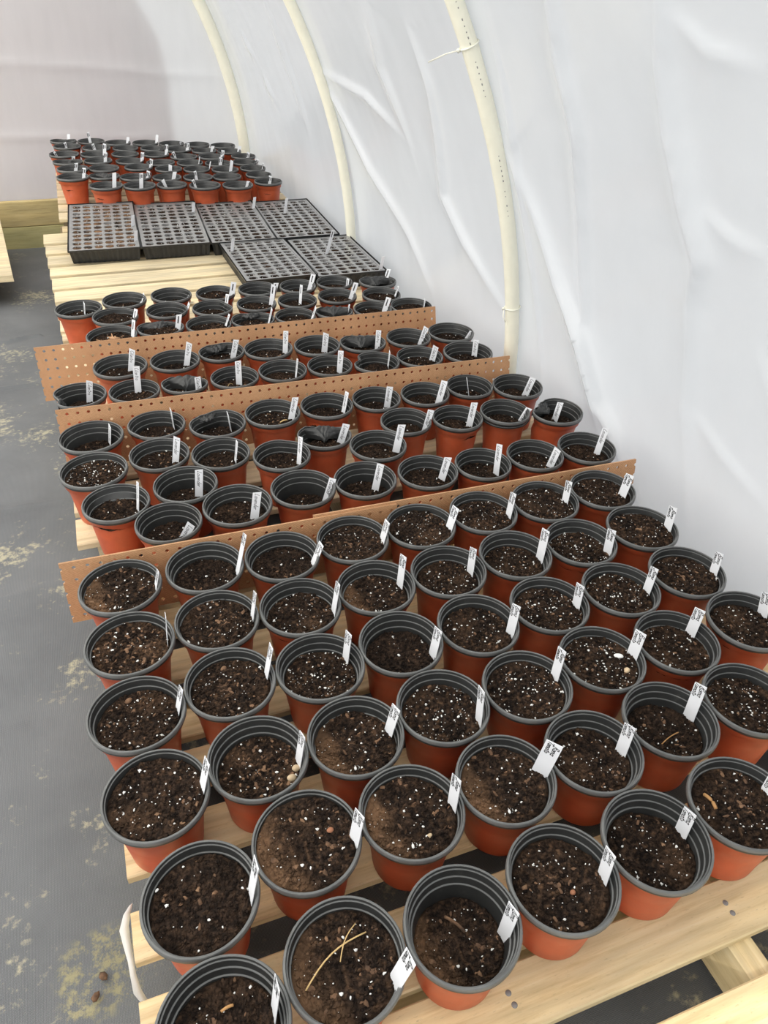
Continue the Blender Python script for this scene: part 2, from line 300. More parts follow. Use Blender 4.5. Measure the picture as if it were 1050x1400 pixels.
def left_film():
    vs = []; fs = []; sl = frange(SMAX - 1.9, SMAX, 14) + [SMAX + .2, SMAX + .4]; yl = frange(YNEAR, YEND, 24)
    for y in yl:
        for i, s in enumerate(sl):
            p = film_pt(min(s, SMAX), y)
            vs.append(p if s <= SMAX else (p[0], y, GZ - (s - SMAX) if i < len(sl) - 1 else zg(y) - .005))
    n = len(sl)
    for j in range(len(yl) - 1):
        for i in range(n - 1): fs.append((j * n + i, j * n + i + 1, (j + 1) * n + i + 1, (j + 1) * n + i))
    mb = MB(); mb.add(vs, fs, 0, True); tag(obj('wall_left', mb.mesh('wall_left', M['film'])), 'white translucent greenhouse film wall on the left', kind='structure')
left_film()
def end_wall():
    lines = [[(-1.5, .70), (-.333, .656), (.102, .636), (.5, .60), (.867, .582), (1.1, .57)], [(-1.5, .32), (-.427, .289), (-.112, .279), (.5, .25)]]
    vs = []; fs = []; xs = frange(-3.4, 1.05, 150); zs = frange(-.36, 2.3, 120); idx = {}
    for j, z in enumerate(zs):
        for i, x in enumerate(xs):
            d = .006 * nz(x * 1.5, z * 1.5, 9) + .004 * nz(x * 3 + z * 4, z * 2 - x * 3, 2)
            for l in lines:
                dd, _ = seg_dist((x, z), l); d += .012 * math.exp(-dd / .018)
            idx[i, j] = len(vs); vs.append((x, YEND + .015 - d, z))
    for j in range(len(zs) - 1):
        for i in range(len(xs) - 1):
            x, z = (xs[i] + xs[i + 1]) / 2, (zs[j] + zs[j + 1]) / 2
            if z > GZ and math.hypot(x - GX - GG * YEND, z - GZ) > GR + .05: continue
            fs.append((idx[i, j], idx[i + 1, j], idx[i + 1, j + 1], idx[i, j + 1]))
    mb = MB(); mb.add(vs, fs, 0, True); tag(obj('wall_far', mb.mesh('wall_far', M['film_end'])), 'pale translucent plastic end wall behind the farthest pots', kind='structure')
    # mauve sheet added outside the end wall to tint and dim its light
    edge = [(.33, 1.75), (.39, 1.3), (.44, .958), (.53, .786), (.565, .566), (.555, .35), (.545, .1), (.54, -.33)]
    vs = []; fs = []
    for x, z in edge:
        for k in range(9): vs.append((-2.9 + (x + 2.9) * k / 8, YEND + .04 + .006 * nz(k, z * 3), z))
    for j in range(len(edge) - 1):
        for k in range(8): fs.append((j * 9 + k, j * 9 + k + 1, (j + 1) * 9 + k + 1, (j + 1) * 9 + k))
    mb = MB(); mb.add(vs, fs, 0, True); o = obj('tint_sheet', mb.mesh('tint_sheet', M['film_mauve'])); tag(o, 'faint mauve sheet added behind the end wall film to tint its light', 'plastic sheet')
    sd = o.modifiers.new('thick', 'SOLIDIFY'); sd.thickness = .0006
end_wall()
# end wall base planks
for nm, z0, z1, mt in (('baseboard_far_lower', -.334, -.203, 'lumber_grn'), ('baseboard_far_upper', -.2, -.055, 'lumber')):
    mb = MB(); board(mb, 4.2, .038, z1 - z0, .003); o = obj(nm, mb.mesh(nm, M[mt]), loc=(-1.15, YEND - .025, z1)); tag(o, 'treated lumber plank along the foot of the end wall', kind='structure')
# hoops
def hoop(y, rad, label, wrap=False):
    pts = [(GX + GG * y + GR, y, zg(y))]
    for i in range(61):
        th = math.pi * i / 60; pts.append((GX + GG * y + GR * math.cos(th), y, GZ + GR * math.sin(th)))
    pts.append((GX + GG * y - GR, y, zg(y)))
    mb = MB(); tube(mb, pts, rad, 14); e = empty('pvc_hoop', (GX + GG * y + GR, y, zg(y))); tag(e, label, 'pipe', 'greenhouse hoops')
    o = obj('pipe', mb.mesh('hoop_pipe', M['pvc']), e); o.location = -e.location; return e
hp = [hoop(HOOPS[0], .0215, 'thick cream PVC hoop with zip ties, nearest of the three hoops'), hoop(HOOPS[1], .0215, 'cream PVC hoop, middle one of three, beside the seed trays'), hoop(HOOPS[2], .034, 'cream hoop edging the far end wall, farthest of three')]
def zip_tie(par, y, th, tail):
    c = Vector((GX + GG * y + GR * math.cos(th), y, GZ + GR * math.sin(th))); tan = Vector((-math.sin(th), 0, math.cos(th))); out = Vector((math.cos(th), 0, math.sin(th))); yv = Vector((0, 1, 0)); mb = MB()
    ring = [c + (out * math.cos(a) + yv * math.sin(a)) * .0235 for a in frange(0, 2 * math.pi, 20)]; tube(mb, ring, .0022, 6)
    p0 = c - yv * -.006 - out * .026; tube(mb, [p0 - out * .004, p0 + out * .004], .005, 6)
    tube(mb, [p0] + [p0 + Vector(t) for t in tail], .0017, 6); o = obj('zip_tie', mb.mesh('zip_tie', M['tie']), par); o.location = -par.location
zip_tie(hp[0], HOOPS[0], 1.035 / GR, [(-.02, .03, -.01), (-.03, .11, -.035)]); zip_tie(hp[0], HOOPS[0], .327 / GR, [(-.005, -.012, -.02), (.0, -.02, -.035)])

def pipe_print(par, y):
    mb = MB(); rg = random.Random(3)
    for i in range(34):
        th = .28 + i * .0062 + (.05 if i > 14 else 0); l = rg.choice((.002, .003, .005)) / GR
        if rg.random() < .25: continue
        out = Vector((math.cos(th), 0, math.sin(th))); nrm = (-out * .25 - Vector((0, 1, 0)) * .97).normalized(); side = out.cross(Vector((0, 1, 0))).cross(nrm).normalized() * .0012; p = []
        for t in (th, th + l):
            c = Vector((GX + GG * y + GR * math.cos(t), y, GZ + GR * math.sin(t))) + nrm * .0218; p += [c - side, c + side]
        mb.add([p[0], p[1], p[3], p[2]], [(0, 1, 2, 3)])
    o = obj('pipe_print', mb.mesh('pipe_print', M['steel']), par); o.location = -par.location
pipe_print(hp[0], HOOPS[0])

# ---------------------------------------------------------------- pallets
DECK = 0.12
def pallet(label, boards, x0, x1, mat, thick=.017, skew=0.0, legs=0.0, org=(0, 0, 0), rot=(0, 0, 0), ysl=None, str_x=None, nails=(), bot=None):
    e = empty('pallet', org, rot); tag(e, label, 'pallet', 'shipping pallets under the pots'); ox, oy, oz = org
    ya, yb = min(b[0] for b in boards), max(b[1] for b in boards); cache = {}
    for a, b in boards:
        key = round(b - a, 3)
        if key not in cache:
            mb = MB(); board(mb, x1 - x0, b - a, thick, .0022); cache[key] = mb.mesh('deck_board', mat)
        yc = (a + b) / 2
        obj('deck_board', cache[key], e, ((x0 + x1) / 2 + skew * (yc - ya) - ox, yc - oy, DECK - oz if not rot[0] else 0))
    sx = str_x or (x0 + .06, (x0 + x1) / 2, x1 - .06); mb = MB(); board(mb, yb - ya - .004, .04, .088 , .002); ms = mb.mesh('stringer', mat)
    for x in sx:
        obj('stringer', ms, e, (x + skew * (yb - ya) / 2 - ox, (ya + yb) / 2 - oy, (DECK - oz if not rot[0] else 0) - thick), (0, 0, math.pi / 2 + math.atan(-skew)))
    mb = MB(); board(mb, x1 - x0, .09, .0145, .002); mbm = mb.mesh('bottom_board', mat)
    for yc in bot or (ya + .2, yb - .08):
        obj('bottom_board', mbm, e, ((x0 + x1) / 2 + skew * (yc - ya) - ox, yc - oy, (DECK - oz if not rot[0] else 0) - thick - .088))
    if legs:
        for x in (sx[0], sx[2]):
            for y in (ya + .2, yb - .1):
                top = (DECK - oz if not rot[0] else 0) - thick - .0975
                wz = (DECK if not rot[0] else oz - .035 * (x) + .02 * (y - oy)) - thick - .0975
                mb = MB(); board(mb, .14, .14, wz - zg(y) + .004, .003); obj('leg_block', mb.mesh('leg_block', M['block']), e, (x - ox, y - oy, top))
    for x, y in nails:
        mb = MB(); lathe(mb, [(0, .0008), (.0035, .0008), (.0042, 0), (.0042, -.001)], 10); obj('nail_head', mb.mesh('nail_head', M['steel']), e, (x - ox, y - oy, DECK - oz))
    return e
pallet('yellow pine pallet nearest the camera, wide board and bare slats at front', [(.10, .213), (.26, .338), (.352, .456), (.504, .573), (.623, .70), (.742, .815), (.84, .90), (.973, 1.05), (1.09, 1.165), (1.2, 1.31)], -.13, 1.09, M['pine'], str_x=(-.055, .665, 1.03), bot=(.404, 1.0, 1.25), nails=((.672, .306), (.672, .291), (.321, .307), (.322, .292), (.32, .152), (.672, .17)))
pallet('pine pallet under the pots between the nearest and farthest pegboards', [(1.43 + .128 * i, 1.43 + .128 * i + .1) for i in range(9)], -.17, 1.11, M['pine_pale'], skew=-.012)
pallet('pale pine pallet with close slats, half bare in front of the seed trays', [(2.58, 2.64), (2.66, 2.77), (2.8, 2.92), (2.95, 3.06), (3.086, 3.21), (3.242, 3.345), (3.382, 3.5), (3.535, 3.646), (3.684, 3.826)], -.176, 1.065, M['pine_pale'], skew=-.05, legs=1)
pallet('pine pallet under the farthest block of pots by the end wall', [(3.86 + .13 * i, 3.86 + .13 * i + .1) for i in range(9)], -.155, .99, M['pine_pale'], legs=1, org=(0, 3.9, .17), rot=(.02, .035, 0))
# low plank platform at the far left
e = empty('plank_platform', (-.7, 4.3, zg(4.3))); tag(e, 'low wooden plank platform at the left edge before the end wall', 'platform')
for i, (ya, yb) in enumerate(((3.815, 4.51), (4.518, 4.98))):
    mb = MB(); vs = []
    def xr(y): return -.408 - (y - 3.815) * .094
    top = -.05; th = .03
    q = [(-1.3, ya), (xr(ya), ya), (xr(yb), yb), (-1.3, yb)]
    vs = [(x + .7, y - 4.3, top - zg(4.3)) for x, y in q] + [(x + .7, y - 4.3, top - th - zg(4.3)) for x, y in q]
    mb.add(vs, [(0, 1, 2, 3), (7, 6, 5, 4), (0, 4, 5, 1), (1, 5, 6, 2), (2, 6, 7, 3), (3, 7, 4, 0)]); obj('plank', mb.mesh('plank', M['pine_pale']), e)
for x, y in ((-1.2, 3.95), (-.56, 3.95), (-1.2, 4.85), (-.62, 4.85)):
    h = -.08 - zg(y); mb = MB(); board(mb, .09, .09, h + .004, .003); obj('leg', mb.mesh('leg', M['block']), e, (x + .7, y - 4.3, -.08 - zg(4.3)))

# ---------------------------------------------------------------- pegboards
def pegboard(label, x0, x1, yb, yt, zt, yaw, cut_l=True, cut_r=False, zb=DECK, roll=0.0):
    P = .0254; H = math.hypot(zt - zb, yt - yb); rows = round(H / P); pz = H / rows; L = x1 - x0; cols = round(L / P - (.5 if cut_l else 0) - (.5 if cut_r else 0)); px = L / (cols + (.5 if cut_l else 0) + (.5 if cut_r else 0))
    r = .0041; T = .0048; mb = MB()
    cs = []
    if cut_l: cs.append((0.0, 'R'))
    xx = (.5 if cut_l else 0) * px
    for i in range(cols): cs.append((xx + (i + .5) * px, 'F'))
    if cut_r: cs.append((L, 'L'))
    for j in range(rows):
        cz = (j + .5) * pz
        for cx, kind in cs:
            ks = {'F': list(range(9)), 'R': [-2, -1, 0, 1, 2], 'L': [2, 3, 4, 5, 6]}[kind]
            ou = []; inn = []
            for k in ks:
                a = k * math.pi / 4; sx, sz = round(math.cos(a), 3), round(math.sin(a), 3); m = max(abs(sx), abs(sz))
                ou.append((cx + sx / m * px / 2, cz + sz / m * pz / 2)); inn.append((cx + r * math.cos(a), cz + r * math.sin(a)))
            n = len(ks); vs = [(x, 0, z) for x, z in ou] + [(x, 0, z) for x, z in inn] + [(x, T, z) for x, z in ou] + [(x, T, z) for x, z in inn]; fs = []
            for i in range(n - 1):
                fs.append((i, i + 1, n + i + 1, n + i)); fs.append((2 * n + i + 1, 2 * n + i, 3 * n + i, 3 * n + i + 1)); fs.append((n + i, n + i + 1, 3 * n + i + 1, 3 * n + i))
            mb.add(vs, fs)
            if kind != 'F':
                for (p, q) in ((ou[0], inn[0]), (ou[-1], inn[-1])): mb.add([(p[0], 0, p[1]), (q[0], 0, q[1]), (q[0], T, q[1]), (p[0], T, p[1])], [(0, 1, 2, 3)])
    def edge(a, b): mb.add([(a[0], 0, a[1]), (b[0], 0, b[1]), (b[0], T, b[1]), (a[0], T, a[1])], [(0, 1, 2, 3)])
    edge((0, H), (L, H)); edge((L, 0), (0, 0))
    if not cut_l: edge((0, 0), (0, H))
    if not cut_r: edge((L, H), (L, 0))
    o = obj('pegboard', mb.mesh('pegboard', M['peg']), None, (x0, yb, zb), (-math.atan2(yt - yb, zt - zb), roll, yaw)); return tag(o, label, 'pegboard', 'pegboard dividers')
pegboard('brown pegboard strip nearest the camera, left piece before the tomato pots', -.186, .50, 1.182, 1.207, .252, -.014, roll=.006)
pegboard('brown pegboard strip nearest the camera, right piece with torn end', .315, 1.115, 1.181, 1.206, .2525, -.016, False, True, roll=.007)
pegboard('brown pegboard strip, middle one, behind the lavender pots', -.18, 1.066, 1.755, 1.790, .272, -.030, True, True)
pegboard('brown pegboard strip, farthest one, its left end overhanging the pallet', -.232, 1.008, 2.150, 2.190, .271, -.018)

# ---------------------------------------------------------------- seed trays
def tray_meshes(W, L, rng, filled):
    nc, nr = 6, 12; rim = .010; dx, dy = (W - 2 * rim) / nc, (L - 2 * rim) / nr; r = dx * .45; sheet = MB(); soil = MB(); per = MB()
    def F(x0, y0, x1, y1, z): sheet.add([(x0, y0, z), (x1, y0, z), (x1, y1, z), (x0, y1, z)], [(0, 1, 2, 3)])
    F(-W / 2, -L / 2, W / 2, -L / 2 + rim, .001); F(-W / 2, L / 2 - rim, W / 2, L / 2, .001); F(-W / 2, -L / 2 + rim, -W / 2 + rim, L / 2 - rim, .001); F(W / 2 - rim, -L / 2 + rim, W / 2, L / 2 - rim, .001)
    for i in range(nc):
        for j in range(nr):
            cx, cy = -W / 2 + rim + (i + .5) * dx, -L / 2 + rim + (j + .5) * dy
            ou = [(cx + a * dx / 2, cy + b * dy / 2) for a, b in ((1, -.45), (1, .45), (.5, 1), (-.5, 1), (-1, .45), (-1, -.45), (-.5, -1), (.5, -1))]
            # outer square corners folded in by using 8 points on the square outline
            ou = [(cx + a * dx / 2, cy + b * dy / 2) for a, b in ((1, 0), (1, 1), (0, 1), (-1, 1), (-1, 0), (-1, -1), (0, -1), (1, -1))]
            inn = [(cx + r * .98 * math.cos(k * math.pi / 4), cy + dy * .40 * math.sin(k * math.pi / 4) * (1.0 if k % 2 == 0 else 1.12)) for k in range(8)]
            vs = [(x, y, 0) for x, y in ou] + [(x, y, 0) for x, y in inn] + [(cx + (x - cx) * .7, cy + (y - cy) * .7, -.04) for x, y in inn]
            fs = []
            for k in range(8):
                k2 = (k + 1) % 8; fs.append((k, k2, 8 + k2, 8 + k)); fs.append((8 + k, 8 + k2, 16 + k2, 16 + k))
            fs.append(tuple(16 + k for k in range(8))); sheet.add(vs, fs)
            z0 = -.002 - rng.random() * (.003 if rng.random() < filled else .008); ce = [(cx, cy, z0 + .002)] + [(cx + (x - cx) * .93, cy + (y - cy) * .93, z0 + rng.uniform(-.002, .002)) for x, y in inn]
            soil.add(ce, [(0, 1 + k, 1 + (k + 1) % 8) for k in range(8)], 0)
            for _ in range(5): blob(soil, (cx + rng.uniform(-.6, .6) * r, cy + rng.uniform(-.6, .6) * r, z0), rng.uniform(.002, .0045), rng)
            if rng.random() < .7:
                for _ in range(rng.randint(1, 2)): blob(per, (cx + rng.uniform(-.6, .6) * r, cy + rng.uniform(-.6, .6) * r, z0 + .003), rng.uniform(.0009, .0018), rng)
    # deep outer tray with ribbed sides
    tr = MB(); D = .058; n = 40; prof = [(0.006, .004), (0.006, -.004), (.001, -.004), (.0, -.008), (-.006, -D + .004), (-.010, -D)]; vs = []; fs = []
    def outline(off, rib):
        pts = []
        hw, hl = W / 2 + off, L / 2 + off
        for a, b, m in (((-hw, -hl), (hw, -hl), 26), ((hw, -hl), (hw, hl), 44), ((hw, hl), (-hw, hl), 26), ((-hw, hl), (-hw, -hl), 44)):
            for k in range(m):
                t = k / m; x, y = a[0] + (b[0] - a[0]) * t, a[1] + (b[1] - a[1]) * t; nx, ny = (b[1] - a[1]), -(b[0] - a[0]); l = math.hypot(nx, ny); q = rib * (1 if (k % 2) else 0) if 0 < k else 0
                pts.append((x - nx / l * q, y - ny / l * q))
        return pts
    rings = [outline(o, .0028 if i >= 3 else 0) for i, (o, z) in enumerate(prof)]; m = len(rings[0])
    for (o, z), rg in zip(prof, rings): vs += [(x, y, z) for x, y in rg]
    for i in range(len(prof) - 1):
        for k in range(m): fs.append((i * m + k, (i + 1) * m + k, (i + 1) * m + (k + 1) % m, i * m + (k + 1) % m))
    fs.append(tuple((len(prof) - 1) * m + k for k in range(m))); tr.add(vs, fs)
    tint = soil.mesh('cell_soil', M['soil'])
    return sheet.mesh('cell_sheet', M['cell_sheet']), tint, per.mesh('cell_perlite', M['perlite']), tr.mesh('tray_base', M['tray_black'])
def color_attr(me, fn):
    ca = me.color_attributes.new('tint', 'FLOAT_COLOR', 'POINT')
    for i, v in enumerate(me.vertices):
        t = fn(v.co); ca.data[i].color = (t, t, t, 1)
TR = [('black seed tray of brown filled cells, leftmost of the back four', (.029, 3.617), .281, .545, .0445, -.045, .95), ('black seed tray, second from left of the back four', (.318, 3.605), .281, .545, .033, -.03, .6), ('black seed tray, third from left of the back four', (.602, 3.59), .281, .545, .022, -.005, .7), ('black seed tray, rightmost of the back four, by the hoop', (.887, 3.585), .281, .545, .016, 0, .7),
      ('black seed tray, left one of the front two, on the bare pallet', (.638, 3.067), .279, .492, -.002, .03, .5), ('black seed tray, right one of the front two, against the film', (.926, 3.04), .279, .492, -.002, .005, .5)]
TRAYS = []
rng = random.Random(11)
for lab, (cx, cy), W, L, up, yaw, fill in TR:
    sh, so, pe, ba = tray_meshes(W, L, rng, fill); color_attr(so, (lambda c: .95 * max(0, min(1, .75 + 1.6 * nz(c.x * 25, c.y * 25)))) if fill > .9 else (lambda c: .25 * max(0, nz(c.x * 25, c.y * 25))))
    e = empty('seed_tray', (cx, cy, DECK + .0585 + up / 2), (math.asin(up / L), 0, yaw)); tag(e, lab, 'seed tray', 'seed trays')
    obj('tray_base', ba, e); obj('cell_sheet', sh, e); o = obj('cell_soil', so, e); o['kind'] = 'stuff'; o = obj('cell_perlite', pe, e); o['kind'] = 'stuff'; TRAYS.append(e)

# ---------------------------------------------------------------- pots
HP = .126; NSEG = 56
OUT = [(0, 0), (.049, 0), (.0525, .0025), (.0535, .006), (.0560, .03), (.0595, .06), (.0640, .0955), (.0655, .0968), (.0688, .0985), (.0704, .1125), (.0720, .1145)]
INN = [(.0712, .1130), (.0742, .1133), (.0752, .1160), (.0755, .1190), (.0751, .1235), (.0744, .1252), (.0740, .1256), (.0720, .1258), (.0714, .1252), (.0711, .1212), (.0709, .1208), (.0692, .1206), (.0689, .1200), (.0679, .1092), (.0677, .1088), (.0658, .1085), (.0655, .1078), (.0642, .0972), (.0640, .0968), (.0620, .0965), (.0616, .0955), (.0572, .06), (.0508, .006), (.045, .004), (0, .004)]
def rin(d):
    pr = [(0, .0712), (.0045, .0710), (.0055, .0690), (.0168, .0677), (.0175, .0656), (.029, .0641), (.0295, .0618), (.066, .0570), (.122, .050)]
    for (a, ra), (b, rb) in zip(pr, pr[1:]):
        if d <= b: return ra + (rb - ra) * (d - a) / (b - a)
    return pr[-1][1]
def pot_meshes(dents=(), seed=0):
    mbs = []
    for prof, nm, mat in ((OUT, 'shell', 'terracotta'), (INN, 'liner', 'liner')):
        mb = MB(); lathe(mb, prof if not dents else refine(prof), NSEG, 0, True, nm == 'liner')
        if dents or seed:
            nv = []
            for x, y, z in mb.v:
                r = math.hypot(x, y); ph = math.atan2(y, x); dz = 0
                r *= 1 + .008 * math.sin(2 * ph + seed) * (z / HP)
                for d in dents:
                    pc, wd, inw, drop, z0, z1 = d; inw = inw * 1.25 + .0012 if nm == 'liner' and z1 < 1 else inw; da = math.radians(pc) - ph; da = (da + math.pi) % (2 * math.pi) - math.pi
                    w = math.exp(-(da / wd) ** 2) * (smooth01((z - z0 * HP) / (.35 * HP)) if z1 >= 1 else smooth01((z - z0 * HP) / (.2 * HP)) * smooth01((z1 * HP - z) / (.2 * HP)))
                    w *= 1 + .35 * nz(ph * 5, z * 60, seed); r -= inw * w; dz -= drop * w
                    r += (.0025 if z1 >= 1 else .0008) * w * nz(ph * 9, z * 90, seed + 3)
                nv.append((max(r, 0) * math.cos(ph), max(r, 0) * math.sin(ph), z + dz))
            mb.v = nv
        mbs.append(mb.mesh(nm, [M[mat], M['pale_edge']] if nm == 'liner' else M[mat]))
    return mbs
def refine(p):
    out = [p[0]]
    for a, b in zip(p, p[1:]):
        n = max(1, int(math.hypot(a[0] - b[0], a[1] - b[1]) / .009))
        for k in range(1, n + 1): out.append((a[0] + (b[0] - a[0]) * k / n, a[1] + (b[1] - a[1]) * k / n))
    return out
PLAIN = [pot_meshes((), s) for s in (0, 1.3, 2.9, 4.4)]
def soil_mesh(seed, dark, tanside, chips, perl, rough=1.0):
    rng = random.Random(seed); R0 = .06; mb = MB(); nr, na = 22, 64; vs = [(0, 0, 0)]; fs = []
    def hz(x, y): return rough * (.0042 * nz(x * 30 + seed, y * 30, seed) + .0028 * nz(x * 75, y * 75, seed + 5) + .0016 * nz(x * 190, y * 190, seed))
    for i in range(1, nr + 1):
        for k in range(na):
            a = 2 * math.pi * k / na; r = R0 * i / nr * (1.012 if i == nr else 1); x, y = r * math.cos(a), r * math.sin(a); vs.append((x, y, hz(x, y) - (.003 if i == nr else 0)))
    fs += [(0, 1 + k, 1 + (k + 1) % na) for k in range(na)]
    for i in range(nr - 1):
        for k in range(na): k2 = (k + 1) % na; fs.append((1 + i * na + k, 1 + (i + 1) * na + k, 1 + (i + 1) * na + k2, 1 + i * na + k2))
    mb.add(vs, fs, 0, False)
    def rp(): r = R0 * .95 * math.sqrt(rng.random()); a = rng.uniform(0, 6.283); return r * math.cos(a), r * math.sin(a)
    for _ in range(1050):
        x, y = rp(); r = rng.choice((.0009, .0011, .0013, .0016, .002, .0026, .0032)) * rng.uniform(.8, 1.25); blob(mb, (x, y, hz(x, y) + r * .2), r, rng, (1, rng.uniform(.6, 1), .75))
    for _ in range(60):
        x, y = rp(); a = rng.uniform(0, 3.14); l = rng.uniform(.002, .006); dx, dy = math.cos(a) * l, math.sin(a) * l; z = hz(x, y) + .0016; w = .0005
        mb.add([(x - dx, y - dy, z), (x - dx - dy * .1, y - dy + dx * .1, z - w), (x - dx + w, y - dy + w, z + w), (x + dx, y + dy, z + .001), (x + dx + w, y + dy, z), (x + dx, y + dy + w, z + .001 + w)], [(0, 1, 4, 3), (1, 2, 5, 4), (2, 0, 3, 5)])
    me = mb.mesh('soil', M['soil'])
    def tn(c):
        t = max(0, nz(c.x * 22 + seed, c.y * 22, 3 + seed)) * .22 + max(0, nz(c.x * 170, c.y * 170, seed) - .12) * .9
        if tanside: t += .75 * smooth01((-c.x * .8 - c.y * .15 - .012) / .03 + nz(c.x * 40, c.y * 40, seed) * .4)
        return max(0, min(.9, t * dark))
    color_attr(me, tn)
    pb = MB()
    for _ in range(perl):
        x, y = rp(); r = rng.choice((.0005, .0006, .0006, .0008, .001, .0014, .0021)) * rng.uniform(.8, 1.2); blob(pb, (x, y, hz(x, y) + .0014), r, rng, (rng.uniform(.9, 1.5), .85, .75), .32)
    cb = MB()
    for _ in range(chips):
        x, y = rp(); r = rng.uniform(.0018, .0042); blob(cb, (x, y, hz(x, y) + .0012), r, rng, (1.3, rng.uniform(.5, .9), .45), .3)
    return me, pb.mesh('perlite', M['perlite']), cb.mesh('bark_chips', M['bark'])
SV = {'n1': soil_mesh(1, .8, 0, 16, 70), 'n2': soil_mesh(2, 1.0, 0, 22, 60), 'n3': soil_mesh(3, .9, 0, 14, 85), 'n4': soil_mesh(4, .7, 0, 12, 55), 'dark': soil_mesh(5, .25, 0, 8, 22), 'dark2': soil_mesh(6, .35, 0, 10, 20), 'tan': soil_mesh(7, 1.0, 1, 22, 65), 'tan2': soil_mesh(8, 1.0, 1, 18, 55),
      'bark': soil_mesh(9, 1.5, 0, 60, 55), 'wet': soil_mesh(10, .55, 0, 8, 12), 'wet2': soil_mesh(12, .6, 0, 10, 16), 'spk': soil_mesh(13, 1.0, 0, 14, 130)}
SOILPICK = dict(A1='tan', A2='dark', A3='dark', B1='bark', B2='n2', B3='n3', C1='n3', C2='n2', C3='spk', D1='n3', D2='bark', D3='tan', C4='dark', E1='dark2', E2='tan2', E3='tan', E4='tan', F1='n4', F2='tan2', F3='tan2', F4='n2', F5='n3', D4='spk', B4='tan', N1='spk', E6='n2', D8='spk')
def fold_mesh(pc, half, inward, seed, deep=.02, reach=.04):
    mb = MB(); na, nt = 26, 12; vs = []; fs = []
    for i in range(na + 1):
        a = math.radians(pc) + half * (2 * i / na - 1); e = 1 - abs(2 * i / na - 1) ** 3
        for k in range(nt + 1):
            t = k / nt; r = .0685 - inward * e * .85 - t * reach * e - .001; z = HP - .004 - deep * t * t - .004 * (1 - e) + e * (.006 * nz(i * .33, k * .35, seed) + .003 * nz(i * .8, k * .8, seed)) * (1 - .3 * (k == 0))
            vs.append((r * math.cos(a), r * math.sin(a), z))
    for i in range(na):
        for k in range(nt): fs.append((i * (nt + 1) + k, i * (nt + 1) + k + 1, (i + 1) * (nt + 1) + k + 1, (i + 1) * (nt + 1) + k))
    m = len(vs); vs2 = [(x, y, z - .0012) for x, y, z in vs]; mb.add(vs + vs2, fs + [tuple(reversed([i + m for i in f])) for f in fs], 0, True); return mb.mesh('folded_wall', M['liner'])
# dents: angle, angular width, inward, drop, from, to (fractions of height); fold: angle, half width, inward, seed
DENT = dict(N5=[(70, .85, .026, .010, .45, 1)], N10=[(125, .75, .022, .002, .45, 1), (-90, .5, .008, 0, .3, .75)], M3=[(115, .55, .014, 0, .5, 1)], Q3=[(70, 1.1, .030, .010, .4, 1)], P6=[(75, .8, .022, .003, .45, 1)], T6=[(75, .9, .030, .008, .45, 1)],
    R8=[(85, .9, .024, .003, .45, 1)], T2=[(80, .9, .024, .010, .45, 1)], T4=[(80, .7, .016, .003, .5, 1)], P3=[(100, .7, .013, .001, .5, 1)], Q1=[(190, .45, .018, 0, .4, 1)], Q7=[(150, .4, .018, 0, .45, 1)], O1=[(-120, .6, .0055, 0, .5, .92), (90, .7, .008, 0, .3, .9)],
    S3=[(20, .5, .014, 0, .5, 1)], M2=[(-140, .4, .007, .002, .5, 1)], U1=[(-120, .35, .0045, 0, .3, .9)], U2=[(-130, .4, .0045, 0, .3, .9)], V2=[(75, .8, .022, .004, .45, 1)], N8=[(-70, .4, .007, 0, .4, .85)], M5=[(-140, .35, .007, 0, .5, .95)], N4=[(60, .35, .006, 0, .5, 1)], Z1=[(80, .9, .02, .006, .5, 1)], W1=[(80, .9, .02, .004, .5, 1)], U7=[(-110, .4, .004, .0, .4, .9)])
FOLD = dict(N5=(75, 1.05, .022, 1, .022, .045), N10=(120, .75, .018, 2, .010, .036), M3=(110, .5, .010, 3, .006, .02), Q3=(70, 1.3, .02, 4, .025, .06), P6=(80, 1.0, .018, 5, .022, .04), T6=(70, 1.25, .02, 6, .022, .055), R8=(85, 1.2, .018, 7, .018, .045), T2=(100, .9, .018, 8, .012, .04), T4=(85, .6, .012, 9, .006, .026), P3=(100, .7, .01, 10, .012, .024), V2=(75, 1.0, .018, 11, .02, .05), Q1=(185, .5, .012, 12, .02, .02))
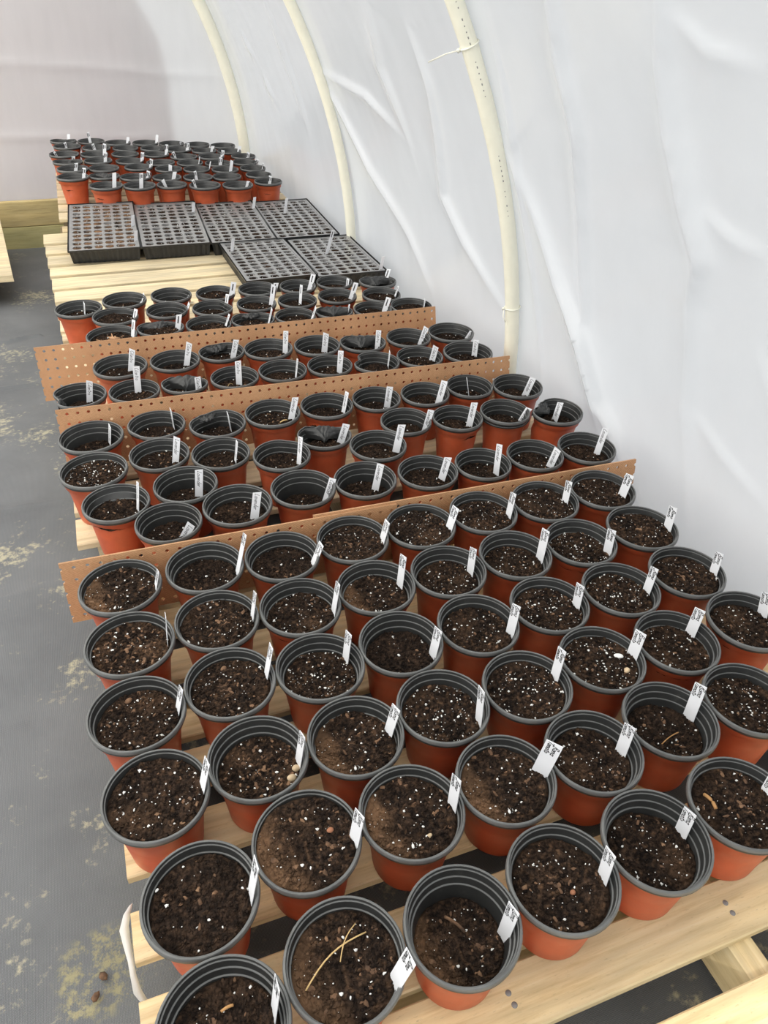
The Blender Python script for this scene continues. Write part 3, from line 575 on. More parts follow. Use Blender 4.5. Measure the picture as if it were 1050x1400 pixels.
TABLE = """
A1 -0.080 1.119 0.246 0.016 1.00 -0.020 1.109 -0.008 1.109 0.275
A2 0.077 1.126 0.246 0.035 0.99 0.134 1.119 0.159 1.115 0.316
A3 0.226 1.112 0.246 0.032 0.99 0.282 1.097 0.302 1.092 0.272
B1 -0.076 0.967 0.246 0.018 1.00 -0.016 0.965 -0.010 0.965 0.293
B2 0.074 0.977 0.246 0.017 0.99 0.135 0.975 0.146 0.974 0.295
B3 0.223 0.963 0.246 0.029 0.99 0.281 0.952 0.291 0.948 0.298
C1 -0.079 0.813 0.246 0.024 0.99 -0.020 0.815 -0.006 0.815 0.278
C2 0.069 0.828 0.246 0.018 0.99 0.128 0.834 0.142 0.832 0.302
C3 0.217 0.814 0.246 0.032 0.99 0.268 0.837 0.274 0.835 0.286
D1 -0.067 0.661 0.246 0.012 0.99 -0.006 0.655 0.010 0.654 0.300
D2 0.081 0.675 0.246 0.034 0.99 0.137 0.664 0.147 0.661 0.290
D3 0.230 0.665 0.246 0.027 0.99 0.284 0.668 0.294 0.663 0.288
A4 0.375 1.120 0.246 0.018 0.99 0.435 1.111 0.445 1.107 0.283
A5 0.524 1.118 0.246 0.015 0.99 0.582 1.102 0.592 1.097 0.292
A6 0.672 1.121 0.246 0.019 0.98 0.727 1.107 0.730 1.105 0.294
A7 0.821 1.115 0.246 0.016 0.99 0.871 1.111 0.871 1.111 0.291
A8 0.970 1.115 0.246 0.018 0.99 1.007 1.091 1.012 1.087 0.294
B4 0.372 0.970 0.246 0.030 0.99 0.425 0.982 0.429 0.980 0.298
B5 0.521 0.968 0.246 0.031 0.99 0.573 0.975 0.574 0.975 0.285
B6 0.670 0.972 0.246 0.032 0.98 0.727 0.968 0.728 0.967 0.297
B7 0.819 0.966 0.246 0.029 0.99 0.871 0.940 0.869 0.942 0.283
B8 0.971 0.967 0.246 0.015 0.99 1.031 0.957 1.030 0.959 0.291
B9 0.970 0.819 0.246 0.018 0.99 1.029 0.808 1.027 0.810 0.286
B10 0.991 0.671 0.246 0.026 1.00 1.047 0.688 1.042 0.695 0.278
C4 0.365 0.822 0.246 0.037 0.99 0.417 0.801 0.423 0.798 0.283
C5 0.513 0.820 0.246 0.025 0.99 0.566 0.795 0.568 0.793 0.300
C6 0.662 0.824 0.246 0.021 0.98 0.717 0.816 0.716 0.817 0.284
C7 0.815 0.818 0.246 0.023 0.98 0.873 0.811 0.874 0.810 0.289
C8 0.830 0.670 0.246 0.029 0.99 0.884 0.693 0.885 0.692 0.286
D4 0.379 0.673 0.246 0.026 0.99 0.428 0.640 0.425 0.642 0.304
D5 0.528 0.667 0.246 0.018 0.99 0.587 0.676 0.588 0.675 0.302
D6 0.680 0.678 0.246 0.017 0.98 0.741 0.674 0.743 0.673 0.293
D7 0.711 0.533 0.246 0.040 0.99 0.766 0.544 0.765 0.546 0.293
D8 0.862 0.525 0.246 0.025 0.99
E1 -0.031 0.498 0.246 0.018 0.99 0.027 0.484 0.042 0.482 0.314
E2 0.115 0.527 0.246 0.008 0.99 0.173 0.505 0.181 0.502 0.315
E3 0.264 0.520 0.246 0.018 0.99 0.324 0.515 0.325 0.515 0.305
E4 0.413 0.523 0.246 0.019 0.99 0.471 0.523 0.479 0.516 0.308
E5 0.562 0.522 0.246 0.030 0.99 0.613 0.518 0.613 0.518 0.291
E6 0.716 0.378 0.246 0.018 1.00 0.772 0.383 0.772 0.383 0.270
F1 -0.030 0.348 0.246 0.030 1.00 0.025 0.350 0.035 0.349 0.305
F2 0.118 0.368 0.246 0.018 0.99 0.165 0.330 0.180 0.321 0.314
F3 0.267 0.359 0.246 0.055 0.99 0.321 0.345 0.324 0.342 0.281
F4 0.416 0.369 0.246 0.022 0.99 0.471 0.356 0.469 0.358 0.296
F5 0.565 0.372 0.246 0.037 1.00 0.621 0.380 0.620 0.381 0.270
M1 -0.104 1.688 0.246 0.050 1.00 -0.068 1.721 -0.058 1.721 0.249
M2 0.051 1.700 0.246 0.039 0.93 0.093 1.732 0.092 1.732 0.264
M3 0.196 1.663 0.246 0.046 0.93 0.231 1.689 0.227 1.689 0.254
M4 0.340 1.675 0.246 0.032 0.95 0.386 1.672 0.401 1.668 0.284
M5 0.485 1.673 0.246 0.041 0.92 0.533 1.684 0.544 1.680 0.271
M6 0.623 1.670 0.246 0.042 0.88 0.657 1.678 0.663 1.675 0.271
M7 0.760 1.658 0.246 0.036 0.89 0.795 1.645 0.807 1.639 0.285
M8 0.897 1.664 0.246 0.043 0.88 0.906 1.677 0.895 1.683 0.263
M9 1.028 1.626 0.246 0.043 0.94 1.061 1.633 1.074 1.624 0.263
N1 -0.106 1.535 0.246 0.018 0.99
N2 0.042 1.560 0.246 0.031 0.93 0.074 1.554 0.087 1.553 0.286
N3 0.179 1.522 0.246 0.035 0.92 0.209 1.518 0.219 1.517 0.273
N4 0.314 1.472 0.246 0.033 0.90 0.350 1.458 0.358 1.456 0.296
N5 0.437 1.532 0.246 0.037 0.90 0.479 1.536 0.494 1.531 0.264
N6 0.547 1.445 0.246 0.034 0.92 0.593 1.444 0.605 1.439 0.296
N7 0.655 1.534 0.246 0.040 0.88 0.706 1.527 0.718 1.521 0.273
N8 0.790 1.511 0.246 0.038 0.87 0.826 1.511 0.833 1.507 0.285
N9 0.925 1.504 0.246 0.041 0.88 0.976 1.502 0.991 1.492 0.251
N10 1.058 1.468 0.246 0.039 0.95 1.065 1.476 1.071 1.472 0.266
O1 -0.068 1.391 0.246 0.031 0.93 -0.028 1.388 -0.016 1.388 0.291
O2 0.082 1.417 0.246 0.051 0.94 0.107 1.426 0.116 1.425 0.272
O3 0.029 1.289 0.246 0.044 0.91 0.055 1.285 0.074 1.284 0.232
O4 0.176 1.307 0.246 0.036 0.99 0.205 1.286 0.217 1.284 0.284
O5 0.326 1.324 0.246 0.057 0.96 0.377 1.328 0.395 1.322 0.257
O6 0.469 1.315 0.246 0.048 0.96 0.495 1.322 0.507 1.318 0.276
O7 0.618 1.301 0.246 0.033 0.93 0.651 1.296 0.662 1.291 0.282
O8 0.756 1.293 0.246 0.035 0.89 0.789 1.283 0.788 1.284 0.297
O9 0.895 1.291 0.246 0.032 0.91 0.924 1.266 0.934 1.259 0.272
O10 1.035 1.282 0.246 0.031 0.95 1.068 1.281 1.074 1.276 0.297
P1 -0.008 2.063 0.246 0.037 1.00 0.018 2.095 0.033 2.094 0.276
P2 0.143 2.056 0.246 0.040 0.93 0.176 2.090 0.193 2.088 0.279
P3 0.281 2.079 0.246 0.033 0.89 0.313 2.086 0.329 2.084 0.273
P4 0.418 2.060 0.246 0.034 0.96 0.472 2.076 0.478 2.075 0.287
P5 0.565 2.043 0.246 0.041 0.94 0.593 2.065 0.600 2.063 0.270
P6 0.706 2.027 0.246 0.037 0.95 0.759 2.039 0.762 2.038 0.271
P7 0.855 2.019 0.246 0.043 0.92 0.904 2.039 0.920 2.032 0.265
P8 1.001 2.020 0.246 0.033 0.97 1.057 2.013 1.071 2.006 0.243
Q1 -0.125 1.915 0.246 0.045 0.94 -0.104 1.947 -0.092 1.948 0.265
Q2 0.016 1.899 0.246 0.031 0.88 0.025 1.939 0.032 1.939 0.295
Q3 0.151 1.911 0.246 0.036 0.87 0.185 1.910 0.186 1.910 0.257
Q4 0.286 1.903 0.246 0.036 0.89 0.298 1.913 0.301 1.913 0.288
Q5 0.424 1.906 0.246 0.035 0.91 0.460 1.905 0.468 1.903 0.277
Q6 0.562 1.899 0.246 0.033 0.88 0.591 1.901 0.596 1.900 0.285
Q7 0.697 1.881 0.246 0.031 0.92 0.740 1.894 0.744 1.892 0.267
Q8 0.836 1.880 0.246 0.031 0.93 0.882 1.893 0.891 1.889 0.266
Q9 0.989 1.868 0.246 0.039 1.00 1.029 1.900 1.030 1.900 0.265
R1 -0.103 2.534 0.246 0.036 0.98 -0.089 2.562 -0.083 2.562 0.252
R2 0.044 2.572 0.246 0.035 0.96 0.093 2.599 0.112 2.598 0.249
R3 0.199 2.577 0.246 0.041 0.91 0.245 2.602 0.264 2.600 0.244
R4 0.347 2.557 0.246 0.019 0.90 0.393 2.528 0.409 2.525 0.287
R5 0.494 2.558 0.246 0.045 0.89 0.545 2.558 0.563 2.554 0.261
R6 0.638 2.546 0.246 0.037 0.86 0.683 2.566 0.702 2.561 0.277
R7 0.776 2.551 0.246 0.032 0.88 0.827 2.560 0.831 2.558 0.250
R8 0.932 2.523 0.246 0.038 0.92 0.971 2.558 0.988 2.552 0.274
S1 0.005 2.435 0.246 0.019 0.94 0.061 2.436 0.073 2.436 0.261
S2 0.168 2.444 0.246 0.037 0.89 0.219 2.443 0.243 2.442 0.261
S3 0.315 2.424 0.246 0.030 0.89 0.360 2.452 0.372 2.450 0.277
S4 0.462 2.424 0.246 0.023 0.89 0.514 2.439 0.527 2.436 0.297
S5 0.602 2.416 0.246 0.026 0.89 0.615 2.433 0.622 2.431 0.290
S6 0.746 2.418 0.246 0.026 0.90 0.798 2.429 0.817 2.423 0.282
S7 0.899 2.389 0.246 0.021 0.90 0.953 2.398 0.965 2.393 0.268
T1 -0.016 2.285 0.246 0.021 1.00 0.043 2.294 0.056 2.294 0.282
T2 0.132 2.309 0.246 0.017 0.97 0.184 2.317 0.195 2.316 0.277
T3 0.279 2.290 0.246 0.024 0.95 0.333 2.308 0.350 2.305 0.264
T4 0.421 2.292 0.246 0.022 0.92 0.475 2.304 0.488 2.301 0.270
T5 0.560 2.284 0.246 0.025 0.88 0.612 2.281 0.629 2.276 0.270
T6 0.694 2.290 0.246 0.028 0.85 0.743 2.301 0.752 2.298 0.259
T7 0.825 2.270 0.246 0.025 0.87 0.873 2.288 0.887 2.283 0.273
T8 0.961 2.260 0.246 0.021 0.95 1.015 2.277 1.018 2.276 0.255
U1 -0.062 4.109 0.302 0.050 0.98 -0.021 4.146 -0.002 4.146 0.330
U2 0.079 3.941 0.294 0.050 1.00 0.112 3.986 0.128 3.986 0.338
U3 0.230 3.931 0.289 0.050 1.00 0.237 3.987 0.250 3.986 0.330
U4 0.381 3.940 0.283 0.050 0.94 0.363 3.990 0.345 3.992 0.294
U5 0.536 3.917 0.278 0.050 1.00 0.501 3.962 0.485 3.964 0.294
U6 0.696 3.914 0.272 0.050 1.00 0.739 3.951 0.758 3.947 0.277
U7 0.861 3.968 0.268 0.050 0.93 0.875 4.019 0.886 4.017 0.280
V1 -0.057 4.268 0.305 0.050 0.99 -0.051 4.324 -0.035 4.324 0.318
V2 0.084 4.123 0.298 0.050 0.96
V3 0.226 4.092 0.292 0.050 0.98 0.276 4.115 0.295 4.113 0.310
V4 0.376 4.080 0.286 0.050 0.94 0.403 4.126 0.423 4.124 0.299
V5 0.527 4.073 0.281 0.050 0.97 0.529 4.128 0.521 4.129 0.297
V6 0.673 4.077 0.276 0.050 0.97
V7 0.843 4.107 0.271 0.050 0.89
W1 -0.075 4.418 0.309 0.050 0.98 -0.060 4.472 -0.044 4.472 0.320
W2 0.091 4.275 0.300 0.050 0.99
W3 0.260 4.286 0.295 0.050 0.93 0.312 4.299 0.331 4.298 0.326
W4 0.405 4.246 0.289 0.050 0.90 0.413 4.297 0.422 4.296 0.294
W5 0.545 4.233 0.284 0.050 0.90 0.597 4.230 0.621 4.228 0.318
W6 0.691 4.223 0.278 0.050 0.93 0.720 4.267 0.738 4.264 0.309
W7 0.842 4.245 0.274 0.050 0.90 0.887 4.269 0.906 4.265 0.291
X1 -0.089 4.580 0.313 0.050 1.00 -0.122 4.625 -0.139 4.624 0.315
X2 0.072 4.433 0.304 0.050 0.94 0.102 4.477 0.117 4.476 0.331
X3 0.229 4.422 0.298 0.050 0.93 0.282 4.431 0.301 4.430 0.333
X4 0.382 4.384 0.292 0.050 0.96
X5 0.532 4.372 0.287 0.050 0.92 0.574 4.403 0.591 4.400 0.309
X6 0.679 4.362 0.281 0.050 0.94 0.694 4.413 0.705 4.411 0.296
X7 0.825 4.382 0.276 0.050 0.89 0.876 4.376 0.901 4.372 0.288
Y1 -0.068 4.762 0.316 0.050 0.95 -0.074 4.816 -0.079 4.816 0.324
Y2 0.061 4.574 0.307 0.050 0.95 0.106 4.603 0.124 4.602 0.349
Y3 0.219 4.578 0.302 0.050 0.94
Y4 0.379 4.573 0.296 0.050 0.93 0.428 4.594 0.446 4.592 0.336
Y5 0.520 4.512 0.290 0.050 0.95 0.486 4.553 0.468 4.555 0.306
Y6 0.667 4.512 0.285 0.050 0.95 0.719 4.524 0.738 4.521 0.310
Y7 0.848 4.518 0.279 0.050 0.89 0.873 4.562 0.888 4.559 0.286
Z1 -0.084 4.903 0.319 0.050 0.94 -0.067 4.954 -0.049 4.954 0.340
Z2 0.061 4.889 0.314 0.050 0.97 0.059 4.944 0.054 4.944 0.349
Za2 0.080 4.723 0.310 0.050 1.00 0.076 4.779 0.064 4.779 0.319
Z3 0.201 4.854 0.308 0.050 0.95 0.247 4.883 0.265 4.882 0.327
Za3 0.232 4.718 0.304 0.050 0.92
Z4 0.352 4.850 0.303 0.050 0.96 0.406 4.856 0.425 4.854 0.339
Za4 0.378 4.713 0.299 0.050 0.89
Z5 0.496 4.832 0.297 0.050 0.95 0.540 4.864 0.557 4.862 0.299
Za5 0.515 4.685 0.294 0.050 0.96 0.559 4.717 0.576 4.715 0.317
Z6 0.637 4.806 0.292 0.050 0.95
Za6 0.653 4.653 0.288 0.050 0.92 0.691 4.689 0.710 4.686 0.303
Z7 0.781 4.783 0.286 0.050 0.95
Za7 0.792 4.644 0.283 0.050 0.90 0.840 4.663 0.859 4.659 0.302
"""
ROWS = [('A', 'A1 A2 A3 A4 A5 A6 A7 A8', 'row just before nearest pegboard'), ('B', 'B1 B2 B3 B4 B5 B6 B7 B8', 'second row before nearest pegboard'), ('C', 'C1 C2 C3 C4 C5 C6 C7 B9', 'third row before nearest pegboard'), ('D', 'D1 D2 D3 D4 D5 D6 C8 B10', 'fourth row before nearest pegboard'), ('E', 'E1 E2 E3 E4 E5 D7 D8', 'second row from the front'), ('F', 'F1 F2 F3 F4 F5 E6', 'frontmost row'),
    ('M', 'M1 M2 M3 M4 M5 M6 M7 M8 M9', 'row just before middle pegboard'), ('N', 'N1 N2 N3 N4 N5 N6 N7 N8 N9 N10', 'middle row between nearest two pegboards'), ('O', 'O1 O3 O2 O4 O5 O6 O7 O8 O9 O10', 'row just behind nearest pegboard'), ('P', 'P1 P2 P3 P4 P5 P6 P7 P8', 'row just before farthest pegboard'), ('Q', 'Q1 Q2 Q3 Q4 Q5 Q6 Q7 Q8 Q9', 'row just behind middle pegboard'),
    ('R', 'R1 R2 R3 R4 R5 R6 R7 R8', 'row nearest the seed trays'), ('S', 'S1 S2 S3 S4 S5 S6 S7', 'second row behind farthest pegboard'), ('T', 'T1 T2 T3 T4 T5 T6 T7 T8', 'row just behind farthest pegboard'),
    ('U', 'U2 U3 U4 U5 U6 U7', 'first row beyond seed trays'), ('V', 'U1 V2 V3 V4 V5 V6 V7', 'second row beyond seed trays'), ('W', 'V1 W2 W3 W4 W5 W6 W7', 'third row beyond seed trays'), ('X', 'W1 X2 X3 X4 X5 X6 X7', 'fourth row beyond seed trays'), ('Y', 'X1 Y2 Y3 Y4 Y5 Y6 Y7', 'fifth row beyond seed trays'), ('Za', 'Y1 Za2 Za3 Za4 Za5 Za6 Za7', 'sixth row beyond seed trays'), ('Z', 'Z1 Z2 Z3 Z4 Z5 Z6 Z7', 'last row before the end wall')]
ORD = ['leftmost', 'second', 'third', 'fourth', 'fifth', 'sixth', 'seventh', 'eighth', 'ninth', 'tenth']
PLACE = {}
for key, names, phrase in ROWS:
    ns = names.split()
    for i, n in enumerate(ns): PLACE[n] = ('rightmost' if i == len(ns) - 1 else ORD[i], phrase, key)
LOOK = dict(A1='loamy', A2='dark-soiled', C4='dark-soiled', D2='pebble-topped', F2='needle-strewn', F3='half-filled', B1='bark-topped', T1='leaf-topped', N5='crumpled', N10='folded-in', Q3='collapsed', P6='crumpled', T6='collapsed', R8='crumpled', T2='folded-in', T4='folded-in', M3='folded-in', P3='dented', Q1='dented', Q7='dented', O1='dented', V2='crumpled', D6='white-chunk')
POTS = {}; TAGS = {}
def place_words(n):
    o, ph, key = PLACE[n]; return o + ('' if o in ('leftmost', 'rightmost') else ' from left')
rng = random.Random(5)
for line in TABLE.strip().splitlines():
    w = line.split(); n = w[0]; v = [float(a) for a in w[1:]]; x, y, zr, dep, sc = v[:5]; far = n[0] in 'UVWXYZ'; mid = n[0] in 'RST'
    e = empty('nursery_pot', (x, y, zr - HP)); POTS[n] = (e, x, y, zr, dep, sc); lk = LOOK.get(n); lk = lk if lk != 'white-chunk' else None
    tag(e, ('%s terracotta pot, %s in %s' % (lk, place_words(n), PLACE[n][1])) if lk else 'terracotta plastic pot, %s in %s' % (place_words(n), PLACE[n][1]), 'pot', 'pots ' + ('in front of the nearest pegboard' if n[0] in 'ABCDEF' else 'between the pegboards' if n[0] in 'MNOPQ' else 'between farthest pegboard and seed trays' if mid else 'beyond the seed trays'))
    sh, li = pot_meshes(DENT[n], hash(n[0]) % 1 + len(n) + x) if n in DENT else PLAIN[rng.randrange(4)]
    rz = 0 if n in DENT else rng.uniform(0, 6.28); s3 = (sc, sc, 1)
    obj('shell', sh, e, rot=(0, 0, rz), scale=s3); obj('liner', li, e, rot=(0, 0, rz), scale=s3)
    if n in FOLD: pc, hf, iw, sd, dp, rc = FOLD[n]; obj('folded_wall', fold_mesh(pc, hf, iw, sd, dp, rc), e, scale=s3)
    k = SOILPICK.get(n) or (rng.choice(('n1', 'n2', 'n3', 'n4', 'spk')) if n[0] in 'ABCDEF' else rng.choice(('wet', 'wet2', 'dark2', 'wet2')))
    ks = rin(dep) / .06 * sc * .995; off = (0, 0)
    if n in DENT and max(d[2] for d in DENT[n]) > .015: a = math.radians(DENT[n][0][0]); off = (-.009 * math.cos(a), -.009 * math.sin(a)); ks *= .85
    rz = 0 if k.startswith('tan') else rng.uniform(0, 6.28)
    me, pe, ch = SV[k]; loc = (off[0], off[1], HP - dep)
    o = obj('soil', me, e, loc, (0, 0, rz), (ks, ks, ks)); o['kind'] = 'stuff'
    if not far:
        o = obj('perlite', pe, e, loc, (0, 0, rz), (ks, ks, ks)); o['kind'] = 'stuff'; o = obj('bark_chips', ch, e, loc, (0, 0, rz), (ks, ks, ks)); o['kind'] = 'stuff'
    if len(v) > 5: TAGS[n] = v[5:]
if 'N9' in POTS:   # a second pot nested outside the first: its rim shows just below
    e = POTS['N9'][0]; mb = MB(); lathe(mb, [(.0690, .1070), (.0745, .1075), (.0755, .110), (.0752, .1125), (.070, .1130)], NSEG); obj('nested_rim', mb.mesh('nested_rim', M['liner']), e, scale=(POTS['N9'][5] * 1.01,) * 2 + (1,))

# ---------------------------------------------------------------- plant tags with handwriting
circ = [(.2 + .2 * math.cos(a), .25 + .25 * math.sin(a)) for a in [math.pi / 2 + i * math.pi / 4 for i in range(9)]]
LET = {'R': (.55, [[(0, 0), (.02, 1)], [(-.05, .95), (.35, 1), (.45, .8), (.3, .58), (.02, .5)], [(.15, .52), (.5, 0)]]), 'o': (.46, [circ]), 'm': (.66, [[(0, .5), (0, 0)], [(0, .35), (.14, .5), (.26, .4), (.27, 0)], [(.27, .35), (.42, .5), (.53, .4), (.56, 0)]]), 'a': (.5, [circ, [(.4, .5), (.4, .1), (.47, 0)]]),
    'T': (.6, [[(0, 1), (.62, .97)], [(.3, 1), (.27, 0)]]), 't': (.42, [[(.18, .9), (.16, .1), (.32, 0)], [(0, .62), (.38, .64)]]), 'C': (.6, [[(.5, .85), (.35, 1), (.12, .88), (0, .5), (.1, .12), (.32, 0), (.52, .12)]]), 'i': (.22, [[(.05, .5), (.05, .05), (.14, 0)], [(.05, .72), (.07, .76)]]), 'l': (.22, [[(.06, 1), (.03, .1), (.14, 0)]]),
    'n': (.46, [[(0, .5), (0, 0)], [(0, .33), (.16, .5), (.3, .4), (.32, .05), (.4, 0)]]), 'r': (.36, [[(0, .5), (0, 0)], [(0, .3), (.14, .48), (.3, .5)]]), 'L': (.5, [[(.1, 1), (0, .02), (.42, .06)]]), 'v': (.42, [[(0, .5), (.18, 0), (.38, .52)]]), 'e': (.46, [[(.03, .25), (.38, .3), (.32, .5), (.1, .46), (0, .2), (.14, 0), (.42, .1)]]), 'd': (.5, [circ, [(.42, 1), (.4, .1), (.47, 0)]]),
    '~': (.5, [[(0, .3), (.08, .6), (.16, .1), (.26, .55), (.34, .15), (.44, .5), (.5, .2)]])}
def lettering(name, lines, y=-.0005, bold=.0006):
    mb = MB()
    for txt, size, xbase, z0 in lines:       # advance runs down the tag (-z), letter tops face +x
        adv = 0
        for ch in txt:
            wd, strokes = LET[ch]
            for st in strokes:
                P = [(xbase + q[1] * size, z0 - (adv + q[0] + .16 * q[1]) * size) for q in st]
                for (a, b) in zip(P, P[1:]):
                    dx, dz = b[0] - a[0], b[1] - a[1]; l = math.hypot(dx, dz) or 1; nx, nzv = -dz / l * bold, dx / l * bold; ex, ez = dx / l * bold * .6, dz / l * bold * .6
                    mb.add([(a[0] - ex - nx, y, a[1] - ez - nzv), (a[0] - ex + nx, y, a[1] - ez + nzv), (b[0] + ex + nx, y, b[1] + ez + nzv), (b[0] + ex - nx, y, b[1] + ez - nzv)], [(0, 1, 2, 3)])
            adv += wd + .06
    return mb.mesh(name, M['ink'])
LT = {'roma': lettering('lettering', [('Roma', .0098, .0005, -.006), ('Tomato', .0086, -.0088, -.005)], bold=.00062), 'roma2': lettering('lettering', [('Roma', .009, .001, -.009), ('Tomato', .0082, -.0082, -.004)], bold=.0007), 'cil': lettering('lettering', [('Cilantro', .0098, -.004, -.006)], bold=.00045), 'lav': lettering('lettering', [('Lavender', .0100, -.004, -.007)], bold=.00045), 'scr': lettering('lettering', [('~~~~~', .0085, -.004, -.008)], bold=.0006), 'scr2': lettering('lettering', [('~~~', .009, .000, -.008), ('~~~~', .009, -.0085, -.008)], bold=.0008)}
def tag_mesh(W, L, slant):
    t = .0004; a = W / 2; out = [(-a, -.5 * slant if slant > 0 else 0), (-a * .0, -.2 * abs(slant)), (a, 0 if slant > 0 else -abs(slant)), (a, -L + .008), (a * .35, -L), (-a * .35, -L), (-a, -L + .008)]
    out[0] = (-a, -slant if slant > 0 else 0); out[1] = (0, -abs(slant) / 2)
    n = len(out); mb = MB(); mb.add([(x, -t, z) for x, z in out] + [(x, t, z) for x, z in out], [tuple(range(n - 1, -1, -1)), tuple(range(n, 2 * n))] + [(i, (i + 1) % n, n + (i + 1) % n, n + i) for i in range(n)]); return mb.mesh('blade', M['tag'])
TM = {}
def get_tag(W, L, slant):
    k = (W, L, slant)
    if k not in TM: TM[k] = tag_mesh(*k)
    return TM[k]
THIN = set('M1 M2 M3 N3 M8 O1 Q5 Q7 R1 R2 R3 S2 S7 T3 T6 T8 T5 T4 U1x W5 X5 W7'.split()); SEMI = set('N4 S1 S5 S3 T1 M5 R7'.split())
def stand_tag(name, label, B, T, nrm, W, lt, slant, group):
    B, T = Vector(B), Vector(T); zax = (T - B).normalized(); ex = (T - B).length; L = next(l for l in (.06, .075, .09, .105, .125) if l >= ex + .012 or l == .125)
    n = Vector(nrm); n = (n - zax * n.dot(zax)).normalized(); yax = -n; xax = yax.cross(zax)
    e = empty('plant_tag'); e.matrix_world = Matrix(((xax.x, yax.x, zax.x, T.x), (xax.y, yax.y, zax.y, T.y), (xax.z, yax.z, zax.z, T.z), (0, 0, 0, 1)))
    tag(e, label, 'plant tag', group); obj('blade', get_tag(W, L, slant), e)
    if lt: obj('lettering', LT[lt], e)
    return e
rng = random.Random(21)
for n, (bx, by, tx, ty, tz) in TAGS.items():
    _, x, y, zr, dep, sc = POTS[n]; far = n[0] in 'UVWXYZ'; B = (bx, by, zr - dep - .002); T = (tx, ty, tz); cdir = Vector((-bx, -by, 0)).normalized()
    ph = PLACE[n][1]; pw = place_words(n)
    if n[0] in 'ABCDEF':
        a = math.radians(rng.uniform(-8, 8)) + math.radians(186); nrm = (math.cos(a), math.sin(a), .05); W = rng.choice((.020, .021, .022)); lt = rng.choice(('roma', 'roma2')); sl = rng.choice((.005, .007, .009)); txt = 'Roma Tomato'
        if n in ('E4',): nrm = (-.8, -.6, .3); W = .025
    else:
        yaw = math.radians(80) if n in THIN else math.radians(58) if n in SEMI else math.radians(rng.uniform(8, 30)); yaw *= -1
        c, s = math.cos(yaw), math.sin(yaw); nrm = (cdir.x * c - cdir.y * s, cdir.x * s + cdir.y * c, .05); W = rng.choice((.016, .017, .018)); sl = rng.choice((.003, -.003, .006))
        if n[0] in 'MNO': lt, txt = 'lav', 'Lavender'
        elif n[0] in 'PQ': lt, txt = 'cil', 'Cilantro'
        elif n[0] in 'RST': lt, txt = 'scr', ''
        else: lt, txt = rng.choice(('scr2', None, 'scr2')), ''
    lab = 'white tag%s in %s pot of %s' % ((' lettered ' + txt) if txt else '', pw, ph)
    stand_tag(n, lab, B, T, nrm, W, lt, sl, 'plant tags standing in the pots')
# tags in the seed trays: tray index, local x, local y, lean
for ti, lx, ly, hgt, lab in ((0, .125, -.03, .055, 'white tag at the right edge of the leftmost back tray, rear one'), (0, .128, -.2, .05, 'white tag near the front right corner of the leftmost back tray'), (1, .12, .13, .05, 'white tag at the right edge of the second back tray'), (2, .13, .16, .06, 'white tag at the right edge of the third back tray'), (3, -.02, .08, .075, 'white tag standing in the middle of the rightmost back tray'), (4, -.115, .13, .06, 'white tag at the left edge of the left front tray'), (5, -.03, .02, .105, 'tall white tag standing mid right front tray'), (5, .125, -.225, .06, 'white tag at the front right corner of the right front tray')):
    e = TRAYS[ti]; c, s = math.cos(e.rotation_euler[2]), math.sin(e.rotation_euler[2]); bx, by = e.location.x + lx * c - ly * s, e.location.y + lx * s + ly * c; bz = e.location.z + ly * math.sin(e.rotation_euler[0]) - .006
    ln = .3 if hgt > .1 else .18; cd = Vector((-bx, -by, 0)).normalized(); stand_tag('t', lab, (bx, by, bz), (bx + hgt * ln, by - hgt * .05, bz + hgt), (cd.x + .5, cd.y, .05), .015, 'scr' if hgt > .1 else None, .003, 'plant tags standing in the seed trays')

# ---------------------------------------------------------------- loose bits
def soil_z(n): _, x, y, zr, dep, sc = POTS[n]; return zr - dep
def bit(name, n, ox, oy, r, st, mat, label, cat, up=.003, rz=0, smooth=True):
    rg = random.Random(len(label)); _, x, y, zr, dep, sc = POTS[n]; mb = MB(); blob(mb, (0, 0, 0), r, rg, st, .14, 0, smooth, rz); o = obj(name, mb.mesh(name, M[mat]), None, (x + ox, y + oy, zr - dep + up)); m = o.modifiers.new('sub', 'SUBSURF'); m.levels = m.render_levels = 1; return tag(o, label, cat)
bit('pebble', 'D2', .052, -.018, .0085, (1.2, .85, .7), 'stone', 'tan pebble at the right rim of the second fourth-row pot, upper one', 'pebble', rz=.6)
bit('pebble', 'D2', .042, -.032, .009, (1.3, .8, .7), 'stone', 'tan pebble at the right rim of the second fourth-row pot, lower one', 'pebble', rz=.3)
bit('foam_chunk', 'D6', .038, .002, .0075, (1.5, .9, .6), 'perlite', 'white perlite chunk below the tag of the sixth fourth-row pot', 'perlite', rz=-.5, smooth=False)
bit('pebble', 'D6', .032, -.030, .0075, (1, .9, .7), 'stone', 'brown pebble near front edge of the sixth fourth-row pot', 'pebble')
bit('pebble', 'E2', .034, .004, .006, (1.1, .9, .6), 'stone_red', 'reddish pebble in the second pot of the second row from front', 'pebble')
bit('pebble', 'F4', .008, -.016, .0052, (1, .9, .7), 'stone_red', 'reddish pebble in the middle of the fourth frontmost pot', 'pebble')
bit('pebble', 'E3', .012, -.036, .0055, (1, .8, .7), 'stone', 'tan pebble near front edge of third pot, second row from front', 'pebble')
bit('soil_clod', 'C2', -.004, .042, .0065, (1.2, .9, .8), 'bark', 'brown bark clod at the back of second pot, third row', 'bark', smooth=False)
bit('soil_clod', 'C1', -.012, .044, .007, (1.3, .9, .8), 'bark', 'brown bark clod at the back of leftmost pot, third row', 'bark', smooth=False)
bit('wood_chip', 'O1', .02, -.032, .006, (1.5, .6, .5), 'straw', 'yellow chip on soil of the dented pot behind nearest pegboard', 'wood chip', rz=1.2)
